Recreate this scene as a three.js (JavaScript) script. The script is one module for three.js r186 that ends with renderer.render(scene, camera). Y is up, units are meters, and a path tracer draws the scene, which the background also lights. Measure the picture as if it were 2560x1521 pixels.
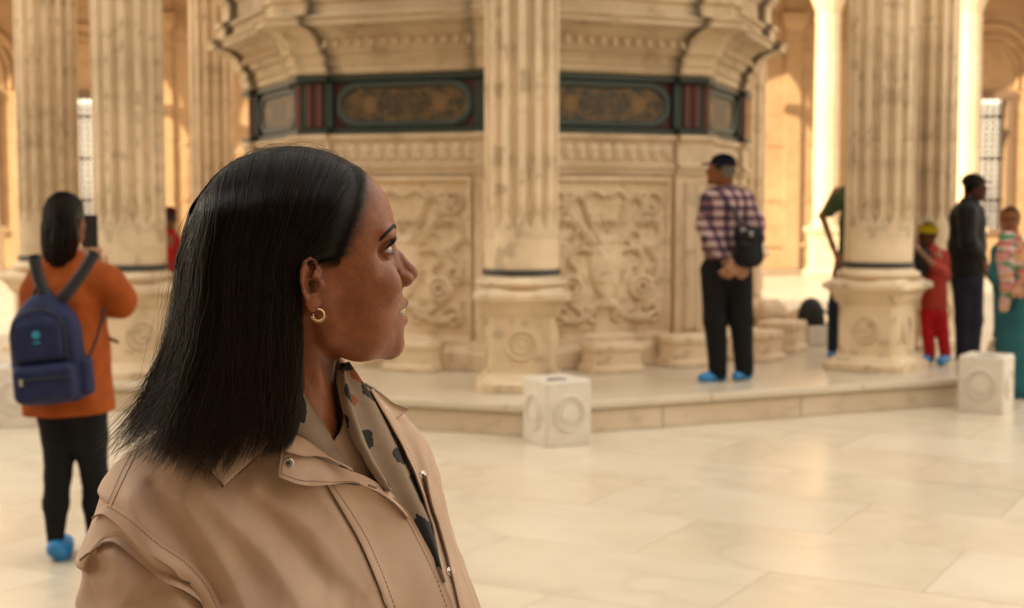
import * as THREE from 'three';
import { mergeGeometries } from 'three/addons/utils/BufferGeometryUtils.js';

// ---------------------------------------------------------------- camera, sky, sun, exposure
const scene = new THREE.Scene();
const EYE = 1.59, PITCH = 0.0725, FPX = 3556, CX = 1280, CY = 760.5;     // a 50 mm lens held at eye level, tipped 4 degrees down
const camera = new THREE.PerspectiveCamera(2 * Math.atan(760.5 / FPX) * 180 / Math.PI, 2560 / 1521, 0.1, 400);
camera.position.set(0, EYE, 0);
camera.rotation.set(-PITCH, 0, 0);
camera.focus = 1.50;
camera.userData.fStop = 7.2;
scene.add(camera);

const renderer = new THREE.WebGLRenderer({ antialias: true });
renderer.toneMapping = THREE.LinearToneMapping;
renderer.toneMappingExposure = 2.2;
renderer.shadowMap.enabled = true;

const SUN = new THREE.Vector3(-0.83, 0.305, 0.44).normalize();            // low, from the left and a little behind the photographer
{
  const W = 256, H = 128, d = new Float32Array(W * H * 4);
  for (let j = 0; j < H; j++) for (let i = 0; i < W; i++) {
    const el = (j + 0.5) / H * Math.PI - Math.PI / 2;                      // row 0 is the nadir
    const s = Math.max(0, Math.sin(el)), k = Math.pow(1 - s, 2.2);
    const zen = [0.80, 0.775, 0.715], hor = [1.34, 1.05, 0.70], o = (j * W + i) * 4;
    for (let c = 0; c < 3; c++) d[o + c] = (zen[c] * (1 - k) + hor[c] * k) * 1.0;
    if (el < 0) { d[o] = 0.42; d[o + 1] = 0.34; d[o + 2] = 0.25; }
    d[o + 3] = 1;
  }
  const sky = new THREE.DataTexture(d, W, H, THREE.RGBAFormat, THREE.FloatType);
  sky.mapping = THREE.EquirectangularReflectionMapping;
  sky.magFilter = sky.minFilter = THREE.LinearFilter;
  sky.needsUpdate = true;
  scene.background = sky;
  scene.environment = sky;
  scene.backgroundIntensity = 1; scene.environmentIntensity = 1;
}
const sun = new THREE.DirectionalLight(new THREE.Color().setRGB(1.0, 0.80, 0.52), 5);
sun.position.copy(SUN).multiplyScalar(60).add(new THREE.Vector3(0, 0, -20));
sun.target.position.set(0, 0, -20);
sun.castShadow = true;
Object.assign(sun.shadow.camera, { left: -45, right: 45, top: 45, bottom: -45, near: 1, far: 160 });
sun.shadow.mapSize.set(4096, 4096);
scene.add(sun, sun.target);

// ---------------------------------------------------------------- small mathematics
let seed = 7;
const rnd = () => { seed = (seed + 0x6D2B79F5) | 0; let t = Math.imul(seed ^ (seed >>> 15), 1 | seed); t = (t + Math.imul(t ^ (t >>> 7), 61 | t)) ^ t; return ((t ^ (t >>> 14)) >>> 0) / 4294967296; };
const rr = (a, b) => a + (b - a) * rnd();
const gauss = () => (rnd() + rnd() + rnd() + rnd() - 2) * 0.87;
const V = (x, y, z) => new THREE.Vector3(x, y, z);
const clamp = (x, a, b) => x < a ? a : x > b ? b : x;
const sstep = (a, b, x) => { const t = clamp((x - a) / (b - a), 0, 1); return t * t * (3 - 2 * t); };
const lerp = (a, b, t) => a + (b - a) * t;
const SP = Math.sin(PITCH), CP = Math.cos(PITCH);
// where the place's points lie: direction through a point of the picture, the point at a depth along it, the point where it meets a level
function ray(px, py) { const u = (px - CX) / FPX, v = (py - CY) / FPX; return V(u, -SP - v * CP, -CP + v * SP); }
function at(px, py, depth) { const r = ray(px, py); return r.multiplyScalar(depth / -r.z).add(camera.position); }
function onLevel(px, py, y = 0) { const r = ray(px, py); return r.multiplyScalar((y - EYE) / r.y).add(camera.position); }
function hash(x, y, z) { let h = Math.imul(x, 374761393) ^ Math.imul(y, 668265263) ^ Math.imul(z, 2147483647 ^ 0x51ed27); h = Math.imul(h ^ (h >>> 13), 1274126177); return ((h ^ (h >>> 16)) >>> 0) / 4294967295; }
function noise3(x, y, z, per = 0) {
  const X = Math.floor(x), Y = Math.floor(y), Z = Math.floor(z), m = per ? (a => ((a % per) + per) % per) : (a => a);
  const f = t => t * t * (3 - 2 * t), u = f(x - X), v = f(y - Y), w = f(z - Z), X0 = m(X), X1 = m(X + 1), Y0 = m(Y), Y1 = m(Y + 1);
  const l = (zz) => lerp(lerp(hash(X0, Y0, zz), hash(X1, Y0, zz), u), lerp(hash(X0, Y1, zz), hash(X1, Y1, zz), u), v);
  return lerp(l(Z), l(Z + 1), w) * 2 - 1;
}
function fbm(x, y, z, o = 4, per = 0) { let s = 0, a = 0.5, f = 1; for (let i = 0; i < o; i++) { s += a * noise3(x * f, y * f, z + i * 17, per * f); a *= 0.5; f *= 2; } return s; }
// Catmull-Rom through a list of number arrays
function spline(pts, t) {
  const n = pts.length - 1, x = clamp(t, 0, 1) * n, i = Math.min(n - 1, Math.floor(x)), f = x - i;
  const a = pts[Math.max(0, i - 1)], b = pts[i], c = pts[i + 1], d = pts[Math.min(n, i + 2)];
  return b.map((_, k) => 0.5 * (2 * b[k] + (c[k] - a[k]) * f + (2 * a[k] - 5 * b[k] + 4 * c[k] - d[k]) * f * f + (3 * b[k] - a[k] - 3 * c[k] + d[k]) * f * f * f));
}
function table(rows, x, k) {                                               // smooth lookup: rows of [x, v1, v2...]
  let i = 0; while (i < rows.length - 2 && x > rows[i + 1][0]) i++;
  const t = clamp((x - rows[i][0]) / (rows[i + 1][0] - rows[i][0]), 0, 1), p = rows[Math.max(0, i - 1)], a = rows[i], b = rows[i + 1], q = rows[Math.min(rows.length - 1, i + 2)];
  const ma = (b[k] - p[k]) / ((b[0] - p[0]) || 1) * (b[0] - a[0]), mb = (q[k] - a[k]) / ((q[0] - a[0]) || 1) * (b[0] - a[0]);
  return (2 * t ** 3 - 3 * t * t + 1) * a[k] + (t ** 3 - 2 * t * t + t) * ma + (-2 * t ** 3 + 3 * t * t) * b[k] + (t ** 3 - t * t) * mb;
}

// ---------------------------------------------------------------- naming
const taken = {};
function numbered(n) { if (!(n in taken)) { taken[n] = 0; return n; } return n + '_' + String(++taken[n]).padStart(3, '0'); }
function tag(o, label, category, group) { o.userData.label = label; if (category) o.userData.category = category; if (group) o.userData.group = group; return o; }
function thing(name, label, category, group) { const g = new THREE.Group(); g.name = numbered(name); scene.add(g); return tag(g, label, category, group); }
function part(name, geo, material, parent, label) {
  const m = new THREE.Mesh(Array.isArray(geo) ? mergeGeometries(geo.map(g => { g = g.index ? g.toNonIndexed() : g; for (const k of Object.keys(g.attributes)) if (!['position', 'normal', 'uv'].includes(k)) g.deleteAttribute(k); return g; })) : geo, material);
  m.castShadow = m.receiveShadow = true;
  m.name = parent === scene ? numbered(name) : name;
  if (label) m.userData.label = label;
  parent.add(m);
  return m;
}
function struct(name, geo, material) { const m = part(name, geo, material, scene); m.userData.kind = 'structure'; return m; }

// ---------------------------------------------------------------- geometry helpers
function boxUV(g, s = 1) {                                                 // uv in metres by the way a face points
  const h = g.index ? g.toNonIndexed() : g, p = h.attributes.position, n = p.count, uv = new Float32Array(n * 2), a = V(), b = V(), c = V();
  for (let i = 0; i < n; i += 3) {
    a.fromBufferAttribute(p, i); b.fromBufferAttribute(p, i + 1); c.fromBufferAttribute(p, i + 2);
    const N = b.clone().sub(a).cross(c.clone().sub(a)), x = Math.abs(N.x), y = Math.abs(N.y), z = Math.abs(N.z);
    [a, b, c].forEach((q, k) => { const o = (i + k) * 2; if (y > x && y > z) { uv[o] = q.x * s; uv[o + 1] = q.z * s; } else if (x > z) { uv[o] = q.z * s; uv[o + 1] = q.y * s; } else { uv[o] = q.x * s; uv[o + 1] = q.y * s; } });
  }
  h.setAttribute('uv', new THREE.BufferAttribute(uv, 2));
  return h;
}
function gridGeo(nu, nv, f, closeU = false) {                              // f(u, v) -> [x, y, z]; u and v from 0 to 1
  const pos = [], uv = [], idx = [];
  for (let j = 0; j <= nv; j++) for (let i = 0; i <= nu; i++) { const p = f(i / nu, j / nv); pos.push(p[0], p[1], p[2]); uv.push(i / nu, j / nv); }
  for (let j = 0; j < nv; j++) for (let i = 0; i < nu; i++) { const a = j * (nu + 1) + i, b = a + 1, c = a + nu + 1, d = c + 1; idx.push(a, b, d, a, d, c); }
  const g = new THREE.BufferGeometry();
  g.setAttribute('position', new THREE.Float32BufferAttribute(pos, 3)); g.setAttribute('uv', new THREE.Float32BufferAttribute(uv, 2)); g.setIndex(idx);
  g.computeVertexNormals();
  if (closeU) { const n = g.attributes.normal; for (let j = 0; j <= nv; j++) { const a = j * (nu + 1), b = a + nu, q = V(n.getX(a) + n.getX(b), n.getY(a) + n.getY(b), n.getZ(a) + n.getZ(b)).normalize(); n.setXYZ(a, q.x, q.y, q.z); n.setXYZ(b, q.x, q.y, q.z); } }
  return g;
}
// a polygon carried up a profile of [outward offset, height]; ring(offset) gives [x, z] points counter-clockwise from above
function loft(ring, profile, capTop = true, capBottom = false) {
  const pos = [], R = profile.map(([o, y]) => ring(o).map(([x, z]) => [x, y, z])), n = R[0].length;
  const tri = (a, b, c) => pos.push(...a, ...b, ...c);
  for (let k = 0; k + 1 < R.length; k++) for (let i = 0; i < n; i++) { const j = (i + 1) % n; tri(R[k][i], R[k + 1][j], R[k][j]); tri(R[k][i], R[k + 1][i], R[k + 1][j]); }
  const cap = (r, up) => { const c = [0, r[0][1], 0]; r.forEach(p => { c[0] += p[0] / n; c[2] += p[2] / n; }); for (let i = 0; i < n; i++) { const j = (i + 1) % n; up ? tri(c, r[j], r[i]) : tri(c, r[i], r[j]); } };
  if (capTop) cap(R[R.length - 1], true);
  if (capBottom) cap(R[0], false);
  const g = new THREE.BufferGeometry(); g.setAttribute('position', new THREE.Float32BufferAttribute(pos, 3)); g.computeVertexNormals();
  return boxUV(g);
}
const squareRing = (half, ch = 0.15) => (o = 0) => { const a = half + o, c = a * ch; return [[a, -a + c], [a, a - c], [a - c, a], [-a + c, a], [-a, a - c], [-a, -a + c], [-a + c, -a], [a - c, -a]].reverse(); };
function tube(pts, r0, r1 = r0, seg = 6, close = false) {                   // pts: Vector3 list; tapered tube
  const n = pts.length, pos = [], nor = [], uv = [], idx = [], T = V(), U = V(0, 0, 0), W = V();
  for (let i = 0; i < n; i++) {
    T.copy(pts[Math.min(n - 1, i + 1)]).sub(pts[Math.max(0, i - 1)]).normalize();
    if (i === 0) { U.set(Math.abs(T.y) < 0.9 ? 0 : 1, Math.abs(T.y) < 0.9 ? 1 : 0, 0); }
    U.addScaledVector(T, -U.dot(T)).normalize(); W.crossVectors(T, U);
    const r = typeof r0 === 'function' ? r0(i / (n - 1)) : lerp(r0, r1, i / (n - 1));
    for (let k = 0; k <= seg; k++) { const a = k / seg * Math.PI * 2, c = Math.cos(a), s = Math.sin(a), x = U.x * c + W.x * s, y = U.y * c + W.y * s, z = U.z * c + W.z * s; pos.push(pts[i].x + x * r, pts[i].y + y * r, pts[i].z + z * r); nor.push(x, y, z); uv.push(k / seg, i / (n - 1)); }
  }
  for (let i = 0; i + 1 < n; i++) for (let k = 0; k < seg; k++) { const a = i * (seg + 1) + k, b = a + 1, c = a + seg + 1, d = c + 1; idx.push(a, b, d, a, d, c); }
  const g = new THREE.BufferGeometry(); g.setAttribute('position', new THREE.Float32BufferAttribute(pos, 3)); g.setAttribute('normal', new THREE.Float32BufferAttribute(nor, 3)); g.setAttribute('uv', new THREE.Float32BufferAttribute(uv, 2)); g.setIndex(idx);
  return g;
}

// ---------------------------------------------------------------- distance fields and their meshes
const smin = (a, b, k) => { const h = k - Math.abs(a - b); return h > 0 ? Math.min(a, b) - h * h / (4 * k) : Math.min(a, b); };
const smax = (a, b, k) => -smin(-a, -b, k);
const ell = (cx, cy, cz, rx, ry, rz) => (x, y, z) => { const a = (x - cx) / rx, b = (y - cy) / ry, c = (z - cz) / rz, k0 = Math.sqrt(a * a + b * b + c * c), p = a / rx, q = b / ry, r = c / rz, k1 = Math.sqrt(p * p + q * q + r * r); return k1 < 1e-9 ? -Math.min(rx, ry, rz) : k0 * (k0 - 1) / k1; };
const cap = (ax, ay, az, ra, bx, by, bz, rb) => { const dx = bx - ax, dy = by - ay, dz = bz - az, L = dx * dx + dy * dy + dz * dz || 1e-9; return (x, y, z) => { const px = x - ax, py = y - ay, pz = z - az, t = clamp((px * dx + py * dy + pz * dz) / L, 0, 1), qx = px - dx * t, qy = py - dy * t, qz = pz - dz * t; return Math.sqrt(qx * qx + qy * qy + qz * qz) - (ra + (rb - ra) * t); }; };
const capV = (a, ra, b, rb) => cap(a.x, a.y, a.z, ra, b.x, b.y, b.z, rb);
const ellV = (c, rx, ry, rz, ax) => {                                      // ellipsoid with its own axes ax = [X, Y, Z]
  const e = ell(0, 0, 0, rx, ry, rz); return (x, y, z) => { const a = x - c.x, b = y - c.y, d = z - c.z; return e(a * ax[0].x + b * ax[0].y + d * ax[0].z, a * ax[1].x + b * ax[1].y + d * ax[1].z, a * ax[2].x + b * ax[2].y + d * ax[2].z); };
};
const blend = (k, ...fs) => (x, y, z) => { let d = fs[0](x, y, z); for (let i = 1; i < fs.length; i++) d = smin(d, fs[i](x, y, z), k); return d; };
function fieldMesh(f, lo, hi, cell, opt = {}) {                            // surface nets over the zero level of f
  const N = [0, 1, 2].map(k => Math.ceil((hi[k] - lo[k]) / cell) + 1), [nx, ny, nz] = N, val = new Float32Array(nx * ny * nz), B = 8, slack = opt.slack || 0;
  for (let bz = 0; bz < nz; bz += B) for (let by = 0; by < ny; by += B) for (let bx = 0; bx < nx; bx += B) {
    const c = f(lo[0] + (bx + B / 2) * cell, lo[1] + (by + B / 2) * cell, lo[2] + (bz + B / 2) * cell), skip = Math.abs(c) > B * cell * 1.05 + slack;
    for (let z = bz; z < Math.min(nz, bz + B); z++) for (let y = by; y < Math.min(ny, by + B); y++) for (let x = bx; x < Math.min(nx, bx + B); x++) val[(z * ny + y) * nx + x] = skip ? c : f(lo[0] + x * cell, lo[1] + y * cell, lo[2] + z * cell);
  }
  const id = new Int32Array(nx * ny * nz).fill(-1), pos = [], idx = [], at8 = [0, 1, nx, nx + 1, nx * ny, nx * ny + 1, nx * ny + nx, nx * ny + nx + 1], ED = [[0, 1], [2, 3], [4, 5], [6, 7], [0, 2], [1, 3], [4, 6], [5, 7], [0, 4], [1, 5], [2, 6], [3, 7]];
  for (let z = 0; z < nz - 1; z++) for (let y = 0; y < ny - 1; y++) for (let x = 0; x < nx - 1; x++) {
    const o = (z * ny + y) * nx + x; let m = 0; for (let k = 0; k < 8; k++) if (val[o + at8[k]] < 0) m |= 1 << k;
    if (m === 0 || m === 255) continue;
    let sx = 0, sy = 0, sz = 0, c = 0;
    for (const [a, b] of ED) { if (((m >> a) & 1) === ((m >> b) & 1)) continue; const va = val[o + at8[a]], vb = val[o + at8[b]], t = va / (va - vb); sx += (a & 1) + ((b & 1) - (a & 1)) * t; sy += ((a >> 1) & 1) + (((b >> 1) & 1) - ((a >> 1) & 1)) * t; sz += ((a >> 2) & 1) + (((b >> 2) & 1) - ((a >> 2) & 1)) * t; c++; }
    id[o] = pos.length / 3; pos.push(lo[0] + (x + sx / c) * cell, lo[1] + (y + sy / c) * cell, lo[2] + (z + sz / c) * cell);
  }
  const quad = (a, b, c, d, flip) => { if (a < 0 || b < 0 || c < 0 || d < 0) return; flip ? idx.push(a, c, b, a, d, c) : idx.push(a, b, c, a, c, d); };
  const sx = 1, sy = nx, sz = nx * ny;
  for (let z = 1; z < nz - 1; z++) for (let y = 1; y < ny - 1; y++) for (let x = 1; x < nx - 1; x++) {
    const o = (z * ny + y) * nx + x, s = val[o] < 0;
    if (s !== val[o + sx] < 0) quad(id[o - sy - sz], id[o - sz], id[o], id[o - sy], !s);
    if (s !== val[o + sy] < 0) quad(id[o - sx - sz], id[o - sx], id[o], id[o - sz], !s);
    if (s !== val[o + sz] < 0) quad(id[o - sx - sy], id[o - sy], id[o], id[o - sx], !s);
  }
  const n = pos.length / 3, nor = new Float32Array(n * 3), col = opt.color ? new Float32Array(n * 3) : null, e = cell * 0.35;
  for (let i = 0; i < n; i++) {
    let x = pos[i * 3], y = pos[i * 3 + 1], z = pos[i * 3 + 2], gx, gy, gz, L;
    for (let it = 0; it < 2; it++) {
      gx = f(x + e, y, z) - f(x - e, y, z); gy = f(x, y + e, z) - f(x, y - e, z); gz = f(x, y, z + e) - f(x, y, z - e); L = Math.hypot(gx, gy, gz) || 1e-9;
      if (it === 0) { const d = clamp(f(x, y, z) / (L / (2 * e)), -cell * 0.6, cell * 0.6); x -= gx / L * d; y -= gy / L * d; z -= gz / L * d; }
    }
    pos[i * 3] = x; pos[i * 3 + 1] = y; pos[i * 3 + 2] = z; nor[i * 3] = gx / L; nor[i * 3 + 1] = gy / L; nor[i * 3 + 2] = gz / L;
    if (col) { const c = opt.color(x, y, z, gx / L, gy / L, gz / L); col[i * 3] = c[0]; col[i * 3 + 1] = c[1]; col[i * 3 + 2] = c[2]; }
  }
  const g = new THREE.BufferGeometry();
  if (opt.place) for (let i = 0; i < n; i++) { const p = opt.place(pos[i * 3], pos[i * 3 + 1], pos[i * 3 + 2], 1), q = opt.place(nor[i * 3], nor[i * 3 + 1], nor[i * 3 + 2], 0); pos[i * 3] = p.x; pos[i * 3 + 1] = p.y; pos[i * 3 + 2] = p.z; q.normalize(); nor[i * 3] = q.x; nor[i * 3 + 1] = q.y; nor[i * 3 + 2] = q.z; }
  g.setAttribute('position', new THREE.Float32BufferAttribute(pos, 3)); g.setAttribute('normal', new THREE.BufferAttribute(nor, 3));
  if (col) g.setAttribute('color', new THREE.BufferAttribute(col, 3));
  const uv = new Float32Array(n * 2);                                       // uv in metres
  for (let i = 0; i < n; i++) { const ax = Math.abs(nor[i * 3]), az = Math.abs(nor[i * 3 + 2]); uv[i * 2] = pos[i * 3] * 0.8 - pos[i * 3 + 2] * 0.6; uv[i * 2 + 1] = pos[i * 3 + 1]; }
  g.setAttribute('uv', new THREE.BufferAttribute(uv, 2));
  g.setIndex(idx);
  if (opt.flip) { const a = g.index.array; for (let i = 0; i < a.length; i += 3) { const t = a[i]; a[i] = a[i + 1]; a[i + 1] = t; } }
  return g;
}

// ---------------------------------------------------------------- surfaces
function texture(size, fn, srgb = true, h = size) {
  const d = new Uint8Array(size * h * 4);
  for (let j = 0; j < h; j++) for (let i = 0; i < size; i++) { const c = fn(i / size, j / h), o = (j * size + i) * 4; for (let k = 0; k < 3; k++) { const x = clamp(c[k], 0, 1); d[o + k] = Math.round(255 * (srgb ? (x < 0.0031308 ? 12.92 * x : 1.055 * Math.pow(x, 1 / 2.4) - 0.055) : x)); } d[o + 3] = 255; }
  const t = new THREE.DataTexture(d, size, h, THREE.RGBAFormat);
  t.wrapS = t.wrapT = THREE.RepeatWrapping; t.magFilter = t.minFilter = THREE.LinearFilter;
  if (srgb) t.colorSpace = THREE.SRGBColorSpace;
  t.needsUpdate = true;
  return t;
}
function stoneSet(base, dark, o = {}) {                                     // weathered limestone or alabaster: veins, patches, streaks and pits
  const n = o.size || 512, S = o.period || 4;
  const map = texture(n, (u, v) => {
    const a = fbm(u * S, v * S, 3, 5, S), b = fbm(u * S * 2, v * S * (o.streak ? 0.5 : 2), 9, 4, o.streak ? 0 : S * 2), p = fbm(u * S * 8, v * S * 8, 21, 3, S * 8), vein = Math.pow(1 - Math.abs(fbm(u * S, v * S, 40, 4, S)) * 2, 8);
    const k = clamp(0.36 + 0.75 * a + 0.45 * b + 0.25 * p, 0, 1) * (o.amount ?? 0.7), w = clamp(vein, 0, 1) * (o.vein ?? 0.15), pit = sstep(0.22, 0.42, p) * (o.pit ?? 0.2);
    return base.map((x, i) => lerp(lerp(x, dark[i], k), dark[i] * 0.7, Math.min(0.9, w + pit)));
  });
  const bump = texture(n / 2, (u, v) => { const h = 0.5 + 0.35 * fbm(u * S * 4, v * S * 4, 5, 5, S * 4) + 0.2 * fbm(u * S, v * S, 3, 3, S); return [h, h, h]; }, false);
  map.repeat.set(1 / (o.metres || 2), 1 / (o.metres || 2)); bump.repeat.copy(map.repeat);
  return { map, bumpMap: bump, bumpScale: o.bump ?? 0.008 };
}
const mat = (o) => new THREE.MeshPhysicalMaterial(o);
const lin = (r, g, b) => new THREE.Color().setRGB(r, g, b);
const plain = (r, g, b, rough = 0.8, more = {}) => mat({ color: lin(r, g, b), roughness: rough, ...more });
const stoneTex = stoneSet([0.77, 0.605, 0.415], [0.53, 0.385, 0.225], { amount: 1.0, pit: 0.4, size: 1024, metres: 2.6 });
const M = {
  stone: mat({ ...stoneTex, roughness: 0.75 }),
  column: mat({ ...stoneSet([0.78, 0.615, 0.415], [0.47, 0.35, 0.22], { streak: true, amount: 0.95, vein: 0.3, pit: 0.45, metres: 2.9, size: 1024 }), roughness: 0.6 }),
  wall: mat({ ...stoneSet([0.50, 0.335, 0.19], [0.36, 0.215, 0.105], { amount: 0.7, metres: 5, bump: 0.02 }), roughness: 0.85 }),
  pale: mat({ ...stoneSet([0.70, 0.635, 0.54], [0.58, 0.50, 0.40], { amount: 0.6, metres: 1.2, pit: 0.1 }), roughness: 0.5 }),
  riser: mat({ ...stoneSet([0.66, 0.545, 0.40], [0.50, 0.385, 0.255], { amount: 0.7, metres: 2.2 }), roughness: 0.45 }),
  dark: plain(0.05, 0.045, 0.04, 0.6),
};
// ---------------------------------------------------------------- the courtyard floor: ground sheet and marble slabs
{
  const g = new THREE.PlaneGeometry(300, 300, 1, 1); g.rotateX(-Math.PI / 2); g.translate(0, -0.012, -60);
  const ground = struct('ground', boxUV(g), mat({ ...stoneSet([0.60, 0.53, 0.42], [0.50, 0.42, 0.31], { amount: 0.6, metres: 3, pit: 0.05, bump: 0.002 }), roughness: 0.38 }));
  const tints = [[0.72, 0.62, 0.475], [0.71, 0.615, 0.475], [0.72, 0.625, 0.485], [0.705, 0.615, 0.475], [0.72, 0.615, 0.465], [0.70, 0.615, 0.48]];
  const mats = tints.map((t, i) => mat({ ...stoneSet(t, t.map((x, k) => x * [0.86, 0.83, 0.78][k]), { amount: 0.8, metres: 2.6, pit: 0.03, vein: 0.25, size: 256, bump: 0.0006 }), roughness: 0.23 + 0.03 * (i % 3) }));
  const W = 1.3, D = 0.78, GAP = 0.003, turn = 0.52, ct = Math.cos(turn), st = Math.sin(turn);
  const geos = [0, 1, 2, 3].map(k => { const b = new THREE.BoxGeometry(W - GAP, 0.04, D - GAP); const q = boxUV(b); const u = q.attributes.uv; for (let i = 0; i < u.count; i++) u.setXY(i, u.getX(i) + k * 0.37, u.getY(i) + k * 0.61); return q; });
  const cells = [];
  for (let a = -14; a <= 14; a++) for (let b = -30; b <= 18; b++) {
    const lx = (a + (b & 1 ? 0.5 : 0)) * W, lz = b * D, x = lx * ct - lz * st, z = -8 + lx * st + lz * ct;
    if (z > -4.2 || z < -13 || Math.abs(x) > 0.37 * -z + 0.9) continue;
    cells.push([z, x]);
  }
  cells.sort((p, q) => q[0] - p[0]);
  cells.slice(0, 296).forEach(([z, x]) => {
    const m = part('floor_slab', geos[Math.floor(rnd() * 4)], mats[Math.floor(rnd() * mats.length)], ground);
    m.position.set(x, -0.02 + rr(-0.0005, 0.0005), z); m.rotation.set(rr(-0.0006, 0.0006), -turn, rr(-0.0006, 0.0006));
  });
}

// ---------------------------------------------------------------- the mosque behind the photographer, which shades the near half of the court
{
  const b = thing('mosque_building', 'tall plain stone building that shades the near half of the courtyard', 'building');
  const old = mat({ ...stoneSet([0.40, 0.30, 0.20], [0.28, 0.20, 0.125], { metres: 4 }), roughness: 0.85 });
  for (const [x0, x1, y] of [[-45, -18, 24], [-18, 26, 9]]) {
    part('wall', boxUV(new THREE.BoxGeometry(x1 - x0, y, 14).translate((x0 + x1) / 2, y / 2, 10.5)), old, b);
    part('roof', boxUV(new THREE.BoxGeometry(x1 - x0 + 0.4, 0.5, 14.6).translate((x0 + x1) / 2 - 0.2, y + 0.25, 10.5)), old, b);
  }
  part('porch_roof', boxUV(new THREE.BoxGeometry(44, 0.4, 2.9).translate(4, 5.6, 2.05)), old, b);                      // the porch under which the photographer stands
  for (const x of [-13, -8.5, 5, 10, 15, 20]) part('porch_pier', loft(squareRing(0.28, 0.2), [[0.08, 0], [0.08, 0.3], [0, 0.35], [0, 5.0], [0.1, 5.3], [0.1, 5.4]]).translate(x, 0, 1.0), old, b);
}

// ---------------------------------------------------------------- the far arcade
const ARC = -30, WALLZ = -33.7, BAY = 2.95, BAY0 = 6.6;
{
  const w = thing('arcade_wall', 'long ochre stone wall behind the far arcade with arched lattice windows', 'wall');
  const wins = new Map([[-10.2, 1], [11.25, 1]]);
  for (let k = -9; k <= 5; k++) { const x = BAY0 + (k + 0.5) * BAY; if (Math.abs(x + 10.2) > 1.6 && Math.abs(x - 11.25) > 1.6 && ![0, -1, -5, -6].includes(k)) wins.set(x, 1); }
  const xs = [...wins.keys()].sort((a, b) => a - b), hw = 0.42, y0 = 0.9, y1 = 4.0, T = 0.5;
  const boxes = []; let last = -24;
  for (const x of xs) { boxes.push([last, x - hw, 0, 9.2]); boxes.push([x - hw, x + hw, 0, y0]); boxes.push([x - hw, x + hw, y1, 9.2]); last = x + hw; }
  boxes.push([last, 24, 0, 9.2]);
  part('wall', boxes.map(([a, b, c, d]) => boxUV(new THREE.BoxGeometry(b - a, d - c, T).translate((a + b) / 2, (c + d) / 2, WALLZ - T / 2))), M.wall, w);
  const iron = plain(0.06, 0.045, 0.035, 0.5);
  for (const x of xs) {
    const f = part('window', [[-hw - 0.08, -hw + 0.02, y0, y1], [hw - 0.02, hw + 0.08, y0, y1], [-hw - 0.12, hw + 0.12, y1 - 0.03, y1 + 0.16], [-hw - 0.12, hw + 0.12, y0 - 0.12, y0 + 0.02]].map(([a, b, c, d]) => boxUV(new THREE.BoxGeometry(b - a, d - c, 0.14).translate(x + (a + b) / 2, (c + d) / 2, WALLZ + 0.03))), plain(0.20, 0.13, 0.08), w);
    const bars = [];
    for (let i = 1; i < 6; i++) bars.push(new THREE.BoxGeometry(0.026, y1 - y0, 0.02).translate(x - hw + i * hw / 3, (y0 + y1) / 2, WALLZ - 0.2));
    for (let i = 1; i < 22; i++) bars.push(new THREE.BoxGeometry(2 * hw, i % 7 === 5 ? 0.07 : 0.024, 0.02).translate(x, y0 + i * (y1 - y0) / 22, WALLZ - 0.19));
    for (let i = 0; i < 6; i++) for (let j = 0; j < 21; j++) bars.push(new THREE.TorusGeometry(0.045, 0.014, 4, 8).translate(x - hw + (i + 0.5) * hw / 3, y0 + (j + 0.5) * (y1 - y0) / 22, WALLZ - 0.19));
    part('lattice', bars, iron, f);
    // a blind arch of three mouldings over each window
    for (const [r, t] of [[1.02, 0.09], [0.80, 0.06], [0.62, 0.05]]) {
      const pts = []; for (let i = 0; i <= 20; i++) { const a = i / 20 * Math.PI; pts.push(V(x + Math.cos(a) * r, 4.55 + Math.sin(a) * r * 1.12, WALLZ + 0.02)); }
      pts.unshift(V(x + r, r > 1 ? 0.4 : 4.2, WALLZ + 0.02)); pts.push(V(x - r, r > 1 ? 0.4 : 4.2, WALLZ + 0.02));
      part('arch_moulding', boxUV(tube(pts, t, t, 8)), M.wall, w);
    }
  }
  for (let k = -9; k <= 6; k++) { const x = BAY0 + k * BAY; part('pilaster', boxUV(new THREE.BoxGeometry(0.36, 6.4, 0.08).translate(x, 3.2, WALLZ + 0.04)), M.wall, w); part('capital', boxUV(loft(o => [[x - 0.18 - o, WALLZ], [x - 0.18 - o, WALLZ + 0.16 + o], [x + 0.18 + o, WALLZ + 0.16 + o], [x + 0.18 + o, WALLZ]], [[0.004, 5.5], [0.02, 5.6], [0.10, 5.75], [0.12, 5.95], [0.01, 6.0]])), M.wall, w); }
  for (const [y, h, d] of [[5.25, 0.12, 0.05], [6.5, 0.22, 0.12], [0.55, 0.10, 0.06], [1.6, 0.05, 0.03], [2.9, 0.05, 0.03]]) {
    for (let k = -9; k < 6; k++) { const a = BAY0 + k * BAY + 0.18, b = a + BAY - 0.36; if (y < 5 && xs.some(x => x + 1.2 > a && x - 1.2 < b)) continue; part('string_course', boxUV(new THREE.BoxGeometry(b - a, h, d).translate((a + b) / 2, y, WALLZ + d / 2)), M.wall, w); }
  }
  // columns, arches and vault of the arcade
  const colMat = mat({ ...stoneSet([0.70, 0.56, 0.38], [0.58, 0.43, 0.27], { amount: 0.6, metres: 2 }), roughness: 0.5 });
  const lathe = new THREE.LatheGeometry([[0.30, 1.06], [0.31, 1.12], [0.27, 1.17], [0.265, 1.25], [0.27, 2.6], [0.255, 5.30], [0.27, 5.34], [0.27, 5.38], [0.25, 5.42], [0.27, 5.55], [0.36, 5.78], [0.38, 5.86], [0.30, 5.9]].map(([r, y]) => new THREE.Vector2(r, y)), 32);
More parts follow.
